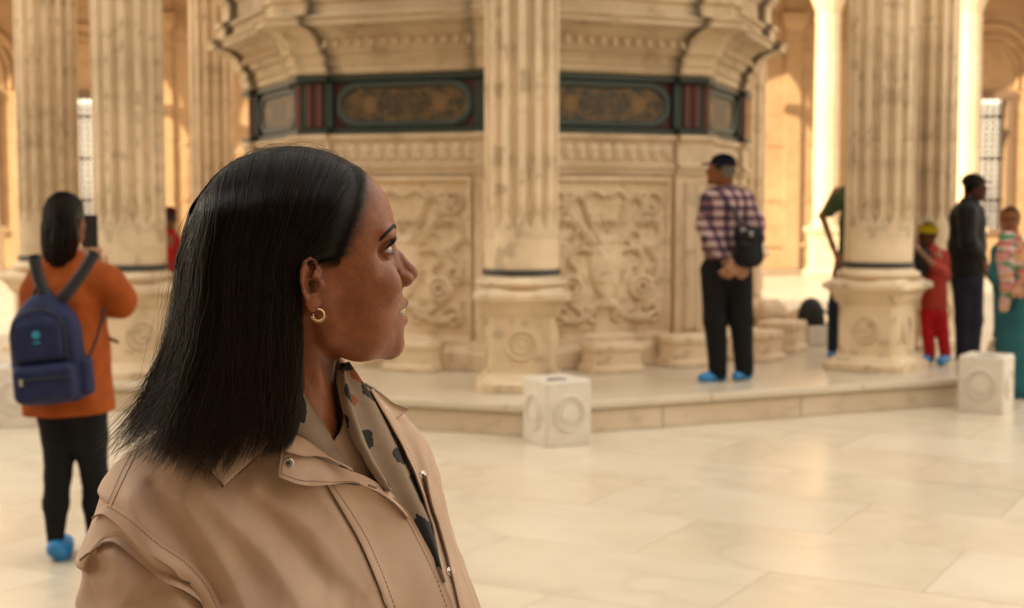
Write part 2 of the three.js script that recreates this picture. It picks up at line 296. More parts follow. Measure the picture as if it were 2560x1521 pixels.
  const ped = loft(squareRing(0.30, 0.05), [[0.09, 0], [0.09, 0.10], [0.03, 0.16], [0, 0.2], [0, 0.84], [0.05, 0.92], [0.08, 0.95], [0.08, 1.03], [0.02, 1.06]]);
  const abacus = boxUV(new THREE.BoxGeometry(0.86, 0.16, 0.86).translate(0, 5.98, 0));
  const where = k => k === 0 ? 'far arcade column in full sun between the checked shirt and the right fluted column' : k === 1 ? 'far arcade column in sun behind the man in the dark jacket' : 'round stone column of the far arcade';
  for (let k = -7; k <= 4; k++) {
    const c = thing('arcade_column', where(k), 'column', 'round columns of the far arcade'); c.position.set(BAY0 + k * BAY, 0, ARC);
    part('pedestal', ped, colMat, c); part('shaft', boxUV(lathe), colMat, c); part('abacus', abacus, colMat, c);
  }
  const a = thing('arcade_arches', 'row of round stone arches carried by the far arcade columns', 'arcade');
  const shape = new THREE.Shape(); const X0 = BAY0 - 9 * BAY, X1 = BAY0 + 6 * BAY;
  shape.moveTo(X0 - 1, 6.06); shape.lineTo(X0 - 1, 9.2); shape.lineTo(X1 + 1, 9.2); shape.lineTo(X1 + 1, 6.06);
  for (let k = 5; k >= -9; k--) { const xa = BAY0 + k * BAY, xb = xa + BAY; shape.lineTo(xb - 0.3, 6.06); for (let i = 0; i <= 16; i++) { const t = i / 16 * Math.PI; shape.lineTo((xa + xb) / 2 + Math.cos(t) * (BAY / 2 - 0.3), 6.06 + Math.sin(t) * (BAY / 2 - 0.3)); } }
  part('arch', boxUV(new THREE.ExtrudeGeometry(shape, { depth: 0.4, bevelEnabled: false }).translate(0, 0, ARC - 0.2)), M.wall, a);
  part('vault', boxUV(new THREE.BoxGeometry(X1 - X0 + 2, 0.3, 4.4).translate((X0 + X1) / 2, 9.36, (ARC + WALLZ) / 2)), M.wall, a);
}

// ---------------------------------------------------------------- the raised octagonal platform
const OC = V(-0.02, 0, -14.45), PLAT = 0.22;
const octo = (c, R, turn = 0) => Array.from({ length: 8 }, (_, i) => { const a = i * Math.PI / 4 + turn; return [c.x + R * Math.sin(a), c.z + R * Math.cos(a)]; });
{
  const p = thing('platform', 'low octagonal marble platform under the columns and fountain', 'platform'); p.userData.kind = 'structure';
  const R = 4.95, turn = 0.03, top = mat({ ...stoneSet([0.64, 0.55, 0.42], [0.54, 0.45, 0.33], { amount: 0.6, metres: 2.4, pit: 0.04, bump: 0.0008 }), roughness: 0.26 });
  const core = octo(OC, R - 0.06, turn);
  part('paving', loft(() => core, [[0, 0.0], [0, PLAT - 0.004]]), top, p);
  for (let i = 0; i < 8; i++) {
    const A = octo(OC, R, turn)[i], B = octo(OC, R, turn)[(i + 1) % 8], L = Math.hypot(B[0] - A[0], B[1] - A[1]), ux = (B[0] - A[0]) / L, uz = (B[1] - A[1]) / L, nx = -uz, nz = ux;     // the normal points outward
    const out = (nx * (A[0] - OC.x) + nz * (A[1] - OC.z)) > 0 ? 1 : -1, NX = nx * out, NZ = nz * out;
    const cuts = i === 7 ? [0, 0.52, 0.955, 1] : i === 0 ? [0, 0.05, 0.37, 0.72, 1] : [0, 0.3, 0.66, 1];
    const piece = (t0, t1, y0, y1, o0, o1, m, name) => {
      const g = 0.004 / L, a = t0 + g, b = t1 - g, q = [[a, o0], [b, o0], [b, o1], [a, o1]].map(([t, o]) => [A[0] + ux * L * t + NX * o, A[1] + uz * L * t + NZ * o]);
      part(name, loft(k => q.map(([x, z], n) => [x + (n > 1 ? NX * k : 0), z + (n > 1 ? NZ * k : 0)]), [[-0.006, y0], [0, y0 + 0.006], [0, y1 - 0.012], [-0.004, y1 - 0.004], [-0.014, y1]]), m, p);
    };
    for (let c = 0; c + 1 < cuts.length; c++) piece(cuts[c], cuts[c + 1], PLAT - 0.055, PLAT + rr(-0.001, 0.002), -0.42, 0.035, top, 'nosing_slab');
    const rc = [0, 0.27, 0.58, 1];
    for (let c = 0; c + 1 < rc.length; c++) piece(rc[c], rc[c + 1], 0, PLAT - 0.058, -0.25, 0, M.riser, 'riser_stone');
  }
}

// ---------------------------------------------------------------- fluted columns of the pavilion
const shaftGeo = (() => {
  const K = 14, N = K * 14, R = 0.274;
  const ys = [1.085, 1.12, 1.2, 1.28, 1.34, 1.36, 1.38, 1.395, 1.41, 1.425, 1.44, 1.455, 1.47, 1.485, 1.50, 1.52, 1.54, 1.57, 1.65, 2, 2.5, 3, 3.5, 4.2, 5, 5.8, 6.4];
  return boxUV(gridGeo(N, ys.length - 1, (u, v) => {
    const y = ys[Math.round(v * (ys.length - 1))], a = u * Math.PI * 2, ph = (u * K) % 1, w = Math.abs(ph - 0.5) * 2;      // w: 0 in the middle of a groove, 1 on the round rib between two
    const stop = sstep(0, 0.05, y - 1.37 - 0.15 * w), wide = lerp(0.85, 0.5, sstep(1.46, 1.62, y));                       // the grooves widen and end in points
    const groove = w < wide ? Math.sqrt(1 - (w / wide) ** 2) * 0.06 : 0, rib = (1 - Math.sqrt(Math.max(0, 1 - ((1 - w) * 0.9) ** 2))) * 0.02;
    const r = R - stop * Math.max(groove, rib) - (y < 1.10 ? 0.004 : 0);
    return [Math.sin(a) * r, y, Math.cos(a) * r];
  }, true));
})();
const medallion = (r) => [new THREE.TorusGeometry(r, 0.018, 8, 28), new THREE.TorusGeometry(r * 0.62, 0.014, 8, 24), new THREE.SphereGeometry(r * 0.22, 14, 10).scale(1, 1, 0.5), ...Array.from({ length: 8 }, (_, k) => new THREE.SphereGeometry(r * 0.15, 10, 8).scale(1.5, 1, 0.5).rotateZ(k * Math.PI / 4).translate(Math.cos(k * Math.PI / 4) * r * 0.4, Math.sin(k * Math.PI / 4) * r * 0.4, 0))].map(g => g.toNonIndexed());
function makeColumn() {
  const c = new THREE.Group(), f = 1;
  part('plinth', loft(squareRing(0.335, 0.12), [[0, 0], [0, 0.055], [-0.012, 0.062], [-0.03, 0.075], [-0.065, 0.11], [-0.085, 0.12], [-0.09, 0.125]]), M.column, c);
  const die = part('pedestal', loft(squareRing(0.245, 0.14), [[0.004, 0.12], [0, 0.14], [0, 0.53], [0.006, 0.54], [0.02, 0.56]]), M.column, c);
  for (let k = 0; k < 4; k++) { const md = part('medallion', medallion(0.105), M.column, die); md.geometry = boxUV(md.geometry); md.rotation.y = k * Math.PI / 2; md.position.set(Math.sin(k * Math.PI / 2) * 0.247, 0.335, Math.cos(k * Math.PI / 2) * 0.247); }
  part('cornice', loft(squareRing(0.265, 0.10), [[0.0, 0.555], [0.01, 0.575], [0.025, 0.62], [0.06, 0.655], [0.085, 0.665], [0.085, 0.70], [0.07, 0.715], [0.03, 0.73], [0.02, 0.75]], true, true), M.column, c);
  part('base', boxUV(new THREE.LatheGeometry([[0.0, 0.74], [0.30, 0.745], [0.335, 0.765], [0.335, 0.79], [0.30, 0.81], [0.285, 0.815], [0.285, 0.83]].map(([r, y]) => new THREE.Vector2(r, y)), 40)), M.column, c);
  part('ring', new THREE.CylinderGeometry(0.288, 0.288, 0.045, 40).translate(0, 0.852, 0), plain(0.035, 0.038, 0.035, 0.5), c);
  const s = part('shaft', shaftGeo, M.column, c); s.position.y = -PLAT;
  return c;
}
{
  const proto = makeColumn();
  const spots = [
    [0.07, -10.42, 'fluted column on a square pedestal with a round medallion, in front of the fountain centre', 0],
    [2.99, -11.6, 'fluted column on a pedestal between the checked shirt and the yellow helmet', 0.62],
    [-2.99, -11.15, 'fluted column rising behind the person in the orange coat', -0.55],
    [-4.22, -13.0, 'fluted column at the left picture edge beyond the orange coat', -1.2],
    [3.88, -13.35, 'fluted column half hidden just behind the pedestal column by the yellow helmet', 1.1],
    [-3.75, -17.9, 'distant fluted column behind the left end of the fountain cornice', 0.5],
    [3.02, -18.6, 'distant fluted column behind the man in the checked shirt', 0.2],
  ];
  for (const [x, z, label, turn] of spots) {
    const c = proto.clone(); c.name = numbered('fluted_column'); scene.add(c); c.position.set(x, PLAT, z); c.rotation.y = -turn;
    const own = M.column.clone(); own.map = M.column.map.clone(); own.map.offset.set(rnd(), rnd()); own.map.needsUpdate = true;    // every shaft has its own veins and stains
    c.traverse(o => { if (o.material === M.column) o.material = own; });
    tag(c, label, 'column', 'fluted columns of the fountain pavilion');
  }
  // what the columns carry, above the picture: the entablature and the wide eaves that shade the fountain
  const roof = thing('pavilion_roof', 'octagonal pavilion roof with wide eaves carried by the fluted columns', 'roof');
  part('entablature', loft(o => octo(OC, 4.45 + o, 0), [[0, 6.4], [0, 7.8], [0.2, 8.0]], true, true), M.stone, roof);
  part('eaves', loft(o => octo(OC, 4.6 + o, 0), [[0, 8.02], [0.4, 8.2], [0.4, 8.3], [0.1, 8.5]], true, true), M.stone, roof);
}
// ---------------------------------------------------------------- the ablution fountain: an octagonal carved stone body with painted bands
const FC = V(-0.13, 0, -13.8), FA = 2.17, FTURN = 0.035;                    // centre, apothem of its wall, turn of the corner that points at the court
const T8 = Math.tan(Math.PI / 8);
const fRing = (o) => {                                                       // eight corners, each with a flat pilaster broken forward
  const pts = [];
  for (let i = 0; i < 8; i++) {
    const a = FTURN + (i + 0.5) * Math.PI / 4, nx = Math.sin(a), nz = Math.cos(a), tx = Math.cos(a), tz = -Math.sin(a), A = FA + o, P = A + 0.065, H = P * T8, s = A * T8 - 0.25 - o * 0.12;
    const q = (d, t) => pts.push([FC.x + nx * d + tx * t, FC.z + nz * d + tz * t]);
    q(P, -H); q(P, -s); q(A, -s); q(A, s); q(P, s);
  }
  return pts.reverse();
};
const reliefGeo = (() => {
  const W = 1.24, H = 1.36, nu = 150, nv = 160, lines = [];
  const spiral = (cx, cy, r, turns, a0, dir, w) => { const p = []; for (let i = 0; i <= 26; i++) { const t = i / 26; p.push([cx + Math.cos(a0 + dir * t * turns * 6.283) * r * (1 - 0.85 * t), cy + Math.sin(a0 + dir * t * turns * 6.283) * r * (1 - 0.85 * t)]); } lines.push({ p, w }); };
  const curve = (pts, w) => { const p = []; for (let i = 0; i <= 16; i++) p.push(spline(pts, i / 16)); lines.push({ p, w }); };
  curve([[0.10, 0.80], [0.28, 0.98], [0.36, 1.12], [0.26, 1.20], [0.18, 1.12]], 0.05);                // big acanthus arms
  curve([[0.08, 0.86], [0.20, 1.14], [0.12, 1.24], [0.03, 1.20]], 0.035);
  curve([[0.30, 0.98], [0.46, 1.00], [0.52, 0.86], [0.44, 0.76]], 0.042);
  curve([[0.40, 0.78], [0.50, 0.62], [0.46, 0.46], [0.36, 0.34], [0.24, 0.24]], 0.038);
  curve([[0.06, 0.30], [0.18, 0.20], [0.34, 0.16], [0.48, 0.24], [0.52, 0.34]], 0.04);
  curve([[0.12, 0.74], [0.26, 0.76], [0.34, 0.68], [0.28, 0.60]], 0.034);
  spiral(0.44, 1.16, 0.11, 1.4, 3.6, 1, 0.026); spiral(0.48, 0.54, 0.08, 1.3, 1.6, 1, 0.022); spiral(0.44, 0.20, 0.09, 1.3, 2.4, -1, 0.026); spiral(0.13, 0.20, 0.07, 1.2, 1, 1, 0.022);
  for (let k = 0; k < 5; k++) { const a = 0.35 + k * 0.30; curve([[0.02, 0.80], [0.02 + Math.cos(a) * 0.10, 0.80 + Math.sin(a) * 0.10], [0.02 + Math.cos(a) * 0.2, 0.80 + Math.sin(a) * 0.20]], 0.026); }
  for (let k = 0; k < 7; k++) { const t = k / 6, c = spline([[0.12, 0.84], [0.30, 1.0], [0.38, 1.12], [0.30, 1.22]], t); curve([[c[0], c[1]], [c[0] + 0.07, c[1] - 0.01], [c[0] + 0.11, c[1] - 0.05]], 0.018); }
  const boss = [0.33, 0.44];
  return boxUV(gridGeo(nu, nv, (u, v) => {
    const x = (u - 0.5) * W, y = v * H, ax = Math.abs(x);
    let h = 0;
    for (const { p, w } of lines) for (let i = 0; i + 1 < p.length; i++) {
      const a = p[i], b = p[i + 1], t0 = i / p.length, ww = w * (1 - 0.45 * t0);
      if (Math.abs(a[0] - ax) > w + 0.08 || Math.abs(a[1] - y) > w + 0.08) continue;
      const dx = b[0] - a[0], dy = b[1] - a[1], t = clamp(((ax - a[0]) * dx + (y - a[1]) * dy) / (dx * dx + dy * dy + 1e-9), 0, 1), d = Math.hypot(ax - a[0] - dx * t, y - a[1] - dy * t) / ww;
      if (d < 1) h = Math.max(h, 0.046 * Math.sqrt(1 - d * d) * (0.75 + 0.25 * Math.cos(d * 9)));
    }
    const vy = (y - 0.60) / 0.26, vw = 0.155 * Math.sqrt(Math.max(0, 1 - vy * vy)) * (1 + 0.25 * vy); if (vw > 0 && ax < vw) h = Math.max(h, 0.058 * Math.sqrt(1 - (ax / vw) ** 2));          // the vase
    if (Math.abs(y - 0.84) < 0.03 && ax < 0.09) h = Math.max(h, 0.06); if (y < 0.36 && y > 0.28 && ax < 0.03 + (0.36 - y) * 0.9) h = Math.max(h, 0.05);
    const bd = Math.hypot(ax - boss[0], y - boss[1]); if (bd < 0.115) h = Math.max(bd < 0.032 ? 0.005 : bd < 0.06 ? 0.055 : bd < 0.075 ? 0.03 : 0.06 * Math.sqrt(Math.max(0, 1 - ((bd - 0.09) / 0.027) ** 2)), bd < 0.11 ? 0.01 : h);
    const fr = Math.min(W / 2 - ax, y, H - y); if (fr < 0.05) h = Math.max(h, 0.04 * Math.sqrt(Math.max(0, 1 - ((fr - 0.024) / 0.026) ** 2)));                                                 // moulded frame
    h += (0.016 * fbm(x * 9 + 3, y * 9, 2, 3) + 0.010 * Math.abs(fbm(x * 22, y * 22, 5, 2))) * sstep(0, 0.02, fr);
    return [x, y, Math.max(0, h)];
  }));
})();
{
  const f = thing('ablution_fountain', 'carved octagonal stone fountain with a dark green inscription band and heavy cornice', 'fountain');
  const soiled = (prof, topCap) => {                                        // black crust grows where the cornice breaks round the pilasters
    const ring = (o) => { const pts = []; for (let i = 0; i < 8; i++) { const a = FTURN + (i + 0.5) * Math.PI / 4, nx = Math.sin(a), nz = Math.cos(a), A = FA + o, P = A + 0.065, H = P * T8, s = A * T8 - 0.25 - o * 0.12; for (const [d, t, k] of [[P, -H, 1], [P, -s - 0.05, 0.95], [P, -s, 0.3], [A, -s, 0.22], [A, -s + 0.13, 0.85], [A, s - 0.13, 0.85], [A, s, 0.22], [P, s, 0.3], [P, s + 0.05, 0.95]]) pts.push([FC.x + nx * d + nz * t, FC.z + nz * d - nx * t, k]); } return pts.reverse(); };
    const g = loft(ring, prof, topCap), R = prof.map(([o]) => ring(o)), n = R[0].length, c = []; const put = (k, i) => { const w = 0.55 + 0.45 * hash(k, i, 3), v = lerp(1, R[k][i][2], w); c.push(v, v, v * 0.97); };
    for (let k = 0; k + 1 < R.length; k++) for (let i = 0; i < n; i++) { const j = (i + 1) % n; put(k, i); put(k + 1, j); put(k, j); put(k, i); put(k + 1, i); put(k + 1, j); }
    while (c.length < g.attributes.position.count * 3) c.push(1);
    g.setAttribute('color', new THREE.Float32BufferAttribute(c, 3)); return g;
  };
  const stain = mat({ ...stoneSet([0.69, 0.545, 0.375], [0.42, 0.30, 0.175], { amount: 0.85, streak: true, metres: 3, pit: 0.3 }), roughness: 0.78 });
  const lp = (prof, topCap = false) => loft(fRing, prof, topCap);
  part('plinth', lp([[0.13, PLAT], [0.13, 0.36], [0.12, 0.375], [0.09, 0.40], [0.06, 0.41], [0.06, 0.45], [0.0, 0.455]]), M.stone, f);
  part('wall', lp([[0.0, 0.455], [0.0, 1.80]]), M.stone, f);
  part('moulding', lp([[0, 1.80], [0.02, 1.81], [0.02, 1.84], [0.04, 1.86], [0.045, 1.89], [0.02, 1.90], [0.015, 1.91], [0.015, 2.08], [0.03, 2.085], [0.05, 2.11], [0.05, 2.14], [0.01, 2.145]]), stain, f);
  const green = plain(0.020, 0.036, 0.030, 0.45), greenL = plain(0.040, 0.058, 0.048, 0.5), maroon = plain(0.060, 0.013, 0.011, 0.5), rose = plain(0.13, 0.040, 0.030, 0.55);
  part('band', lp([[0.005, 2.145], [0.035, 2.15], [0.035, 2.185], [-0.03, 2.20], [-0.03, 2.57], [0.04, 2.585], [0.04, 2.62], [0.0, 2.63]]), green, f);
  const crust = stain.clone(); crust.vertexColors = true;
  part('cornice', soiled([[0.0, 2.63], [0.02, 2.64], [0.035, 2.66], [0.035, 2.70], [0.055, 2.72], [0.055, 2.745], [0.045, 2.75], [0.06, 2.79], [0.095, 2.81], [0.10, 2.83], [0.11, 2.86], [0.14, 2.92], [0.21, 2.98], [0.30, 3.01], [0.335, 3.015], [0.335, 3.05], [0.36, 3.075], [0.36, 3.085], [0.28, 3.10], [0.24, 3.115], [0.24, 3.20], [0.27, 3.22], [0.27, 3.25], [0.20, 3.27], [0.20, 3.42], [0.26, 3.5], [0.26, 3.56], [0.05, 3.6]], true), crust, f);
  const gold = texture(512, (u, v) => {
    const x = u * 6, a = fbm(u * 26, v * 8, 3, 4), e = Math.abs(fbm(u * 34, v * 9 + Math.sin(u * 60) * 0.3, 8, 3)), c = Math.abs(u - 0.5), ring = Math.abs(Math.hypot((c - 0.27) * 4, v - 0.5) - 0.16);
    let k = clamp(0.25 + a * 0.9, 0, 0.6); if (e < 0.07) k = 0.9; if (c < 0.2 && Math.abs(v - 0.5) < 0.26) k *= e < 0.07 ? 0.9 : 0.25; if (ring < 0.06) k = Math.max(k, 0.75); if (Math.hypot((c - 0.27) * 4, v - 0.5) < 0.10) k = 0.95; if (Math.hypot((c - 0.43) * 4, v - 0.5) < 0.14) k *= 0.4;
    return [lerp(0.030, 0.19, k), lerp(0.024, 0.105, k), lerp(0.014, 0.030, k)];
  }, true, 128);
  const goldM = mat({ map: gold, roughness: 0.5 });
  const outline = (w, h, c) => [[-w + c, -h], [w - c, -h], [w - c * 0.45, -h * 0.8], [w, -h * 0.35], [w, h * 0.35], [w - c * 0.45, h * 0.8], [w - c, h], [-w + c, h], [-w + c * 0.45, h * 0.8], [-w, h * 0.35], [-w, -h * 0.35], [-w + c * 0.45, -h * 0.8]];
  const o = outline(0.585, 0.165, 0.16), sh = new THREE.Shape(o.map(p => new THREE.Vector2(...p)));
  const plate = new THREE.ShapeGeometry(sh); { const p = plate.attributes.position, u = plate.attributes.uv; for (let i = 0; i < p.count; i++) u.setXY(i, p.getX(i) / 1.17 + 0.5, p.getY(i) / 0.33 + 0.5); }
  const frame = tube([...o, o[0], o[1]].map(([x, y]) => V(x, y, 0)), 0.030, 0.030, 8), frame2 = tube([...o, o[0], o[1]].map(([x, y]) => V(x * 1.04, y * 1.13, 0)), 0.016, 0.016, 6);
  const back = new THREE.BoxGeometry(1.31, 0.375, 0.01);
  const bud = [new THREE.SphereGeometry(0.052, 10, 8).scale(0.75, 1.15, 0.5), new THREE.TorusGeometry(0.05, 0.012, 6, 14).scale(0.9, 1.2, 1)].map(g => g.toNonIndexed());
  const leaf = [new THREE.SphereGeometry(0.05, 10, 8).scale(0.55, 1.6, 0.45), new THREE.SphereGeometry(0.02, 8, 6).translate(0.05, 0.05, 0)].map(g => g.toNonIndexed());
  const budG = boxUV(mergeGeometries(bud)), leafG = boxUV(mergeGeometries(leaf));
  const pilFrame = loft(() => [[-0.075, 0], [0.075, 0], [0.075, 0.022], [-0.075, 0.022]].reverse(), [[0, 0], [0, 1.25]]), pilRib = new THREE.BoxGeometry(0.022, 1.25, 0.03);
  for (let i = 0; i < 8; i++) {
    const a = FTURN + (i + 0.5) * Math.PI / 4, n = V(Math.sin(a), 0, Math.cos(a)), t = V(Math.cos(a), 0, -Math.sin(a));
    const put = (m, s, y, d) => { m.position.copy(FC).addScaledVector(n, FA + d).addScaledVector(t, s); m.position.y = y; m.rotation.y = a; return m; };
    if (n.z < -0.2) continue;                                                // the sides turned away stay plain
    put(part('carved_panel', reliefGeo, M.stone, f), 0, 0.43, 0.004);
    put(part('panel_ground', back, maroon, f), 0, 2.385, -0.022);
    const pl = put(part('inscription_panel', plate, goldM, f), 0, 2.385, -0.006);
    const fm = part('frame', [frame, frame2], greenL, pl);
    for (let k = 0; k < 11; k++) put(part('rosette', budG, stain, f), (k - 5) * 0.118, 1.995, 0.018);
    for (let k = 0; k < 13; k++) { const m = put(part('leaf', leafG, stain, f), (k - 6) * 0.108, 2.905, 0.135); m.rotation.order = 'YXZ'; m.rotation.x = -0.55; }
    for (const s of [-1, 1]) {
      const c = s * (FA * T8 - 0.10);
      put(part('pilaster_panel', [pilFrame, pilRib.clone().toNonIndexed().translate(-0.05, 0.62, 0.02), pilRib.clone().toNonIndexed().translate(0.05, 0.62, 0.02)].map(g => boxUV(g)), stain, f), c, 0.50, 0.063);
      const strip = part('painted_strip', [new THREE.BoxGeometry(0.03, 0.36, 0.03), new THREE.BoxGeometry(0.03, 0.36, 0.03).translate(0.10, 0, 0)], rose, f); put(strip, s * (FA * T8 - 0.10) - 0.05, 2.385, 0.045);
      put(part('painted_panel', new THREE.BoxGeometry(0.15, 0.37, 0.02), maroon, f), c, 2.385, 0.036);
    }
  }
}
// ---------------------------------------------------------------- stone stools along the fountain and loose stones
function stool(label, x, z, w, h, d, turn, m = M.stone, group = 'stone stools along the fountain') {
  const s = thing('stone_stool', label, 'stool', group); s.position.set(x, PLAT, z); s.rotation.y = turn;
  const ring = (o) => { const p = []; for (let k = 0; k < 20; k++) { const a = -k / 20 * Math.PI * 2, c = Math.cos(a), q = Math.sin(a), e = 0.28; p.push([Math.sign(c) * Math.abs(c) ** e * (w / 2 + o), Math.sign(q) * Math.abs(q) ** e * (d / 2 + o)]); } return p; };
  part('base', loft(ring, [[0.025, 0], [0.022, h * 0.16], [0.005, h * 0.22], [0.0, h * 0.3], [-0.004, h * 0.72]]), m, s);
  part('seat', loft(ring, [[-0.004, h * 0.721], [0.008, h * 0.76], [0.012, h * 0.80], [0.012, h * 0.95], [0.0, h], [-0.02, h + 0.004]]), m, s);
  return s;
}
stool('squat stone stool against the fountain wall, just beside the chin of the woman in front', -0.80, -11.52, 0.42, 0.235, 0.30, -0.40);
stool('squat stone stool against the fountain between the pedestal and the checked shirt', 0.80, -11.45, 0.42, 0.225, 0.32, 0.40);
stool('stone stool hard against the fountain corner pilaster', 1.48, -11.85, 0.46, 0.25, 0.3, 0.40);
stool('weathered dark stone stool just behind the legs of the checked shirt man', 2.12, -12.25, 0.36, 0.25, 0.34, 0.9);
stool('last stone stool at the right end of the row behind the checked shirt', 2.48, -13.0, 0.40, 0.27, 0.34, 1.0);
{
  const lump = (label, x, y, z, r, sd) => { const g = new THREE.IcosahedronGeometry(1, 5), p = g.attributes.position; for (let i = 0; i < p.count; i++) { const q = V().fromBufferAttribute(p, i), k = 1 + 0.22 * fbm(q.x * 1.6 + sd, q.y * 1.6, q.z * 1.6, 4); p.setXYZ(i, q.x * r[0] * k, Math.max(q.y * r[1] * k, -r[1] * 0.8), q.z * r[2] * k); } g.computeVertexNormals(); const b = part('stone_block', boxUV(g), M.stone, scene); b.position.set(x, y, z); tag(b, label, 'stone'); };
  lump('larger pale broken stone lying between the fountain and the bright court', 2.52, PLAT + 0.26, -13.9, [0.20, 0.16, 0.2], 2);
  lump('smaller pale broken stone left of the black bag, beyond the stools', 2.78, PLAT + 0.20, -13.7, [0.13, 0.15, 0.14], 7);
}
// ---------------------------------------------------------------- the white marble post blocks round the platform
{
  const g = thing('marble_block', 'white marble block with round medallions in front of the step, below the middle column', 'block', 'white marble blocks round the platform');
  const w = 0.168, h = 0.43;
  part('body', loft(squareRing(w, 0.09), [[-0.004, 0], [0, 0.006], [0, h - 0.02], [-0.006, h - 0.006], [-0.014, h]], false), M.pale, g);
  part('top', loft(squareRing(w - 0.014, 0.09), [[0, h - 0.03], [0, h - 0.0005], [-0.02, h], [-0.03, h - 0.012], [-0.16, h - 0.03]]), M.pale, g);
  part('socket', new THREE.CylinderGeometry(0.07, 0.07, 0.02, 24).translate(0, h - 0.022, 0), M.dark, g);
  for (let k = 0; k < 4; k++) {
    const md = part('medallion', [boxUV(new THREE.TorusGeometry(0.112, 0.012, 8, 40)), boxUV(new THREE.TorusGeometry(0.088, 0.008, 8, 40)), boxUV(new THREE.CylinderGeometry(0.062, 0.066, 0.02, 32).rotateX(Math.PI / 2))], M.pale, g);
    md.rotation.y = k * Math.PI / 2; md.position.set(Math.sin(k * Math.PI / 2) * w, 0.215, Math.cos(k * Math.PI / 2) * w);
  }
  g.position.set(0.295, 0, -9.30); g.rotation.y = 0.47;
  const b = g.clone(); b.name = numbered('marble_block'); scene.add(b); b.position.set(3.60, 0, -10.72); b.rotation.y = -0.57; b.userData.label = 'white marble block with round medallions at the right picture edge';
  const c = g.clone(); c.name = numbered('marble_block'); scene.add(c); c.position.set(-3.52, 0, -10.05); c.rotation.y = 0.2; c.userData.label = 'white marble block with round medallions behind the blue backpack';
  // a drum stone and a lump lie just behind the right block
  const d = thing('stone_drum', 'grey round drum stone leaning behind the right marble block', 'stone'); d.position.set(4.05, PLAT + 0.15, -11.55); d.rotation.set(0, -0.5, 0);
  part('drum', boxUV(new THREE.CylinderGeometry(0.15, 0.15, 0.22, 32).rotateX(Math.PI / 2)), M.riser, d); part('rim', boxUV(new THREE.TorusGeometry(0.13, 0.02, 8, 32).translate(0, 0, 0.11)), M.riser, d);
  const e = new THREE.IcosahedronGeometry(0.1, 4).scale(1.4, 0.75, 1), p = e.attributes.position; for (let i = 0; i < p.count; i++) { const k = 1 + 0.2 * fbm(p.getX(i) * 14, p.getY(i) * 14, p.getZ(i) * 14, 3); p.setXYZ(i, p.getX(i) * k, p.getY(i) * k, p.getZ(i) * k); } e.computeVertexNormals();
  const s = part('loose_stone', boxUV(e), M.riser, scene); s.position.set(3.80, PLAT + 0.07, -11.25); tag(s, 'small pale rough stone lying beside the grey drum stone', 'stone');
}
// ---------------------------------------------------------------- the woman in front: head, neck and chest as one surface (centimetres; x to her face, y up, z to the camera)
const HD = 1.545, HC = at(762, 705, HD), HYAW = 0.21;
const hv = (() => { const r = V(ray(762, 705).x, 0, ray(762, 705).z).normalize(), e = V(-r.z, 0, r.x); return { f: e.clone().multiplyScalar(Math.cos(HYAW)).addScaledVector(r, Math.sin(HYAW)), l: e.clone().multiplyScalar(Math.sin(HYAW)).addScaledVector(r, -Math.cos(HYAW)), u: V(0, 1, 0) }; })();
const headPt = (x, y, z, w = 1) => V(0, 0, 0).addScaledVector(hv.f, x * 0.01).addScaledVector(hv.u, y * 0.01).addScaledVector(hv.l, z * 0.01).addScaledVector(HC, w);
const toHead = (p) => { const q = p.clone().sub(HC).multiplyScalar(100); return [q.dot(hv.f), q.dot(hv.u), q.dot(hv.l)]; };
const EYEC = [7.72, 3.50, 3.10], EYER = 1.22;
// the face and skull, mirrored about the middle
const skull = (() => {
  const cran = ell(0.4, 6.0, 0, 9.45, 8.1, 7.15), mid = ell(4.0, 0.2, 0, 5.9, 6.6, 6.0), zyg = cap(0, 0.4, 5.7, 1.0, 5.6, 0.9, 4.7, 1.3);
  const brow = ell(7.6, 5.1, 2.4, 1.75, 1.0, 2.7), glab = ell(8.2, 5.4, 0, 1.5, 1.5, 1.8), maxil = ell(7.1, -2.2, 0, 3.75, 3.6, 3.5), apple = ell(7.45, -0.30, 3.30, 2.45, 2.2, 2.15), cheek = ell(5.2, -3.2, 3.0, 3.4, 4.2, 2.5);
  const j1 = cap(-0.2, -1.0, 5.6, 1.1, 1.5, -5.3, 4.8, 1.2), j2 = cap(1.5, -5.3, 4.8, 1.2, 5.4, -6.65, 3.4, 1.3), j3 = cap(5.4, -6.65, 3.4, 1.3, 8.9, -7.15, 1.0, 1.4), chin = ell(9.35, -7.1, 0, 1.7, 1.65, 2.1), floor = ell(4.6, -5.2, 0, 5.0, 2.75, 4.3), chinup = ell(9.2, -5.2, 0, 1.35, 2.0, 2.4);
  return (x, y, z) => {
    let d = smin(cran(x, y, z), mid(x, y, z), 2.4); d = smin(d, zyg(x, y, z), 1.6); d = smin(d, brow(x, y, z), 1.3); d = smin(d, glab(x, y, z), 1.2); d = smin(d, maxil(x, y, z), 1.6); d = smin(d, cheek(x, y, z), 2.0);
    let j = smin(smin(j1(x, y, z), j2(x, y, z), 1.0), smin(j3(x, y, z), chin(x, y, z), 1.0), 1.0); j = smin(j, floor(x, y, z), 2.0); j = smin(j, chinup(x, y, z), 0.8);
    d = smin(d, j, 2.8);
    return smin(d, apple(x, y, z), 1.1);
  };
})();
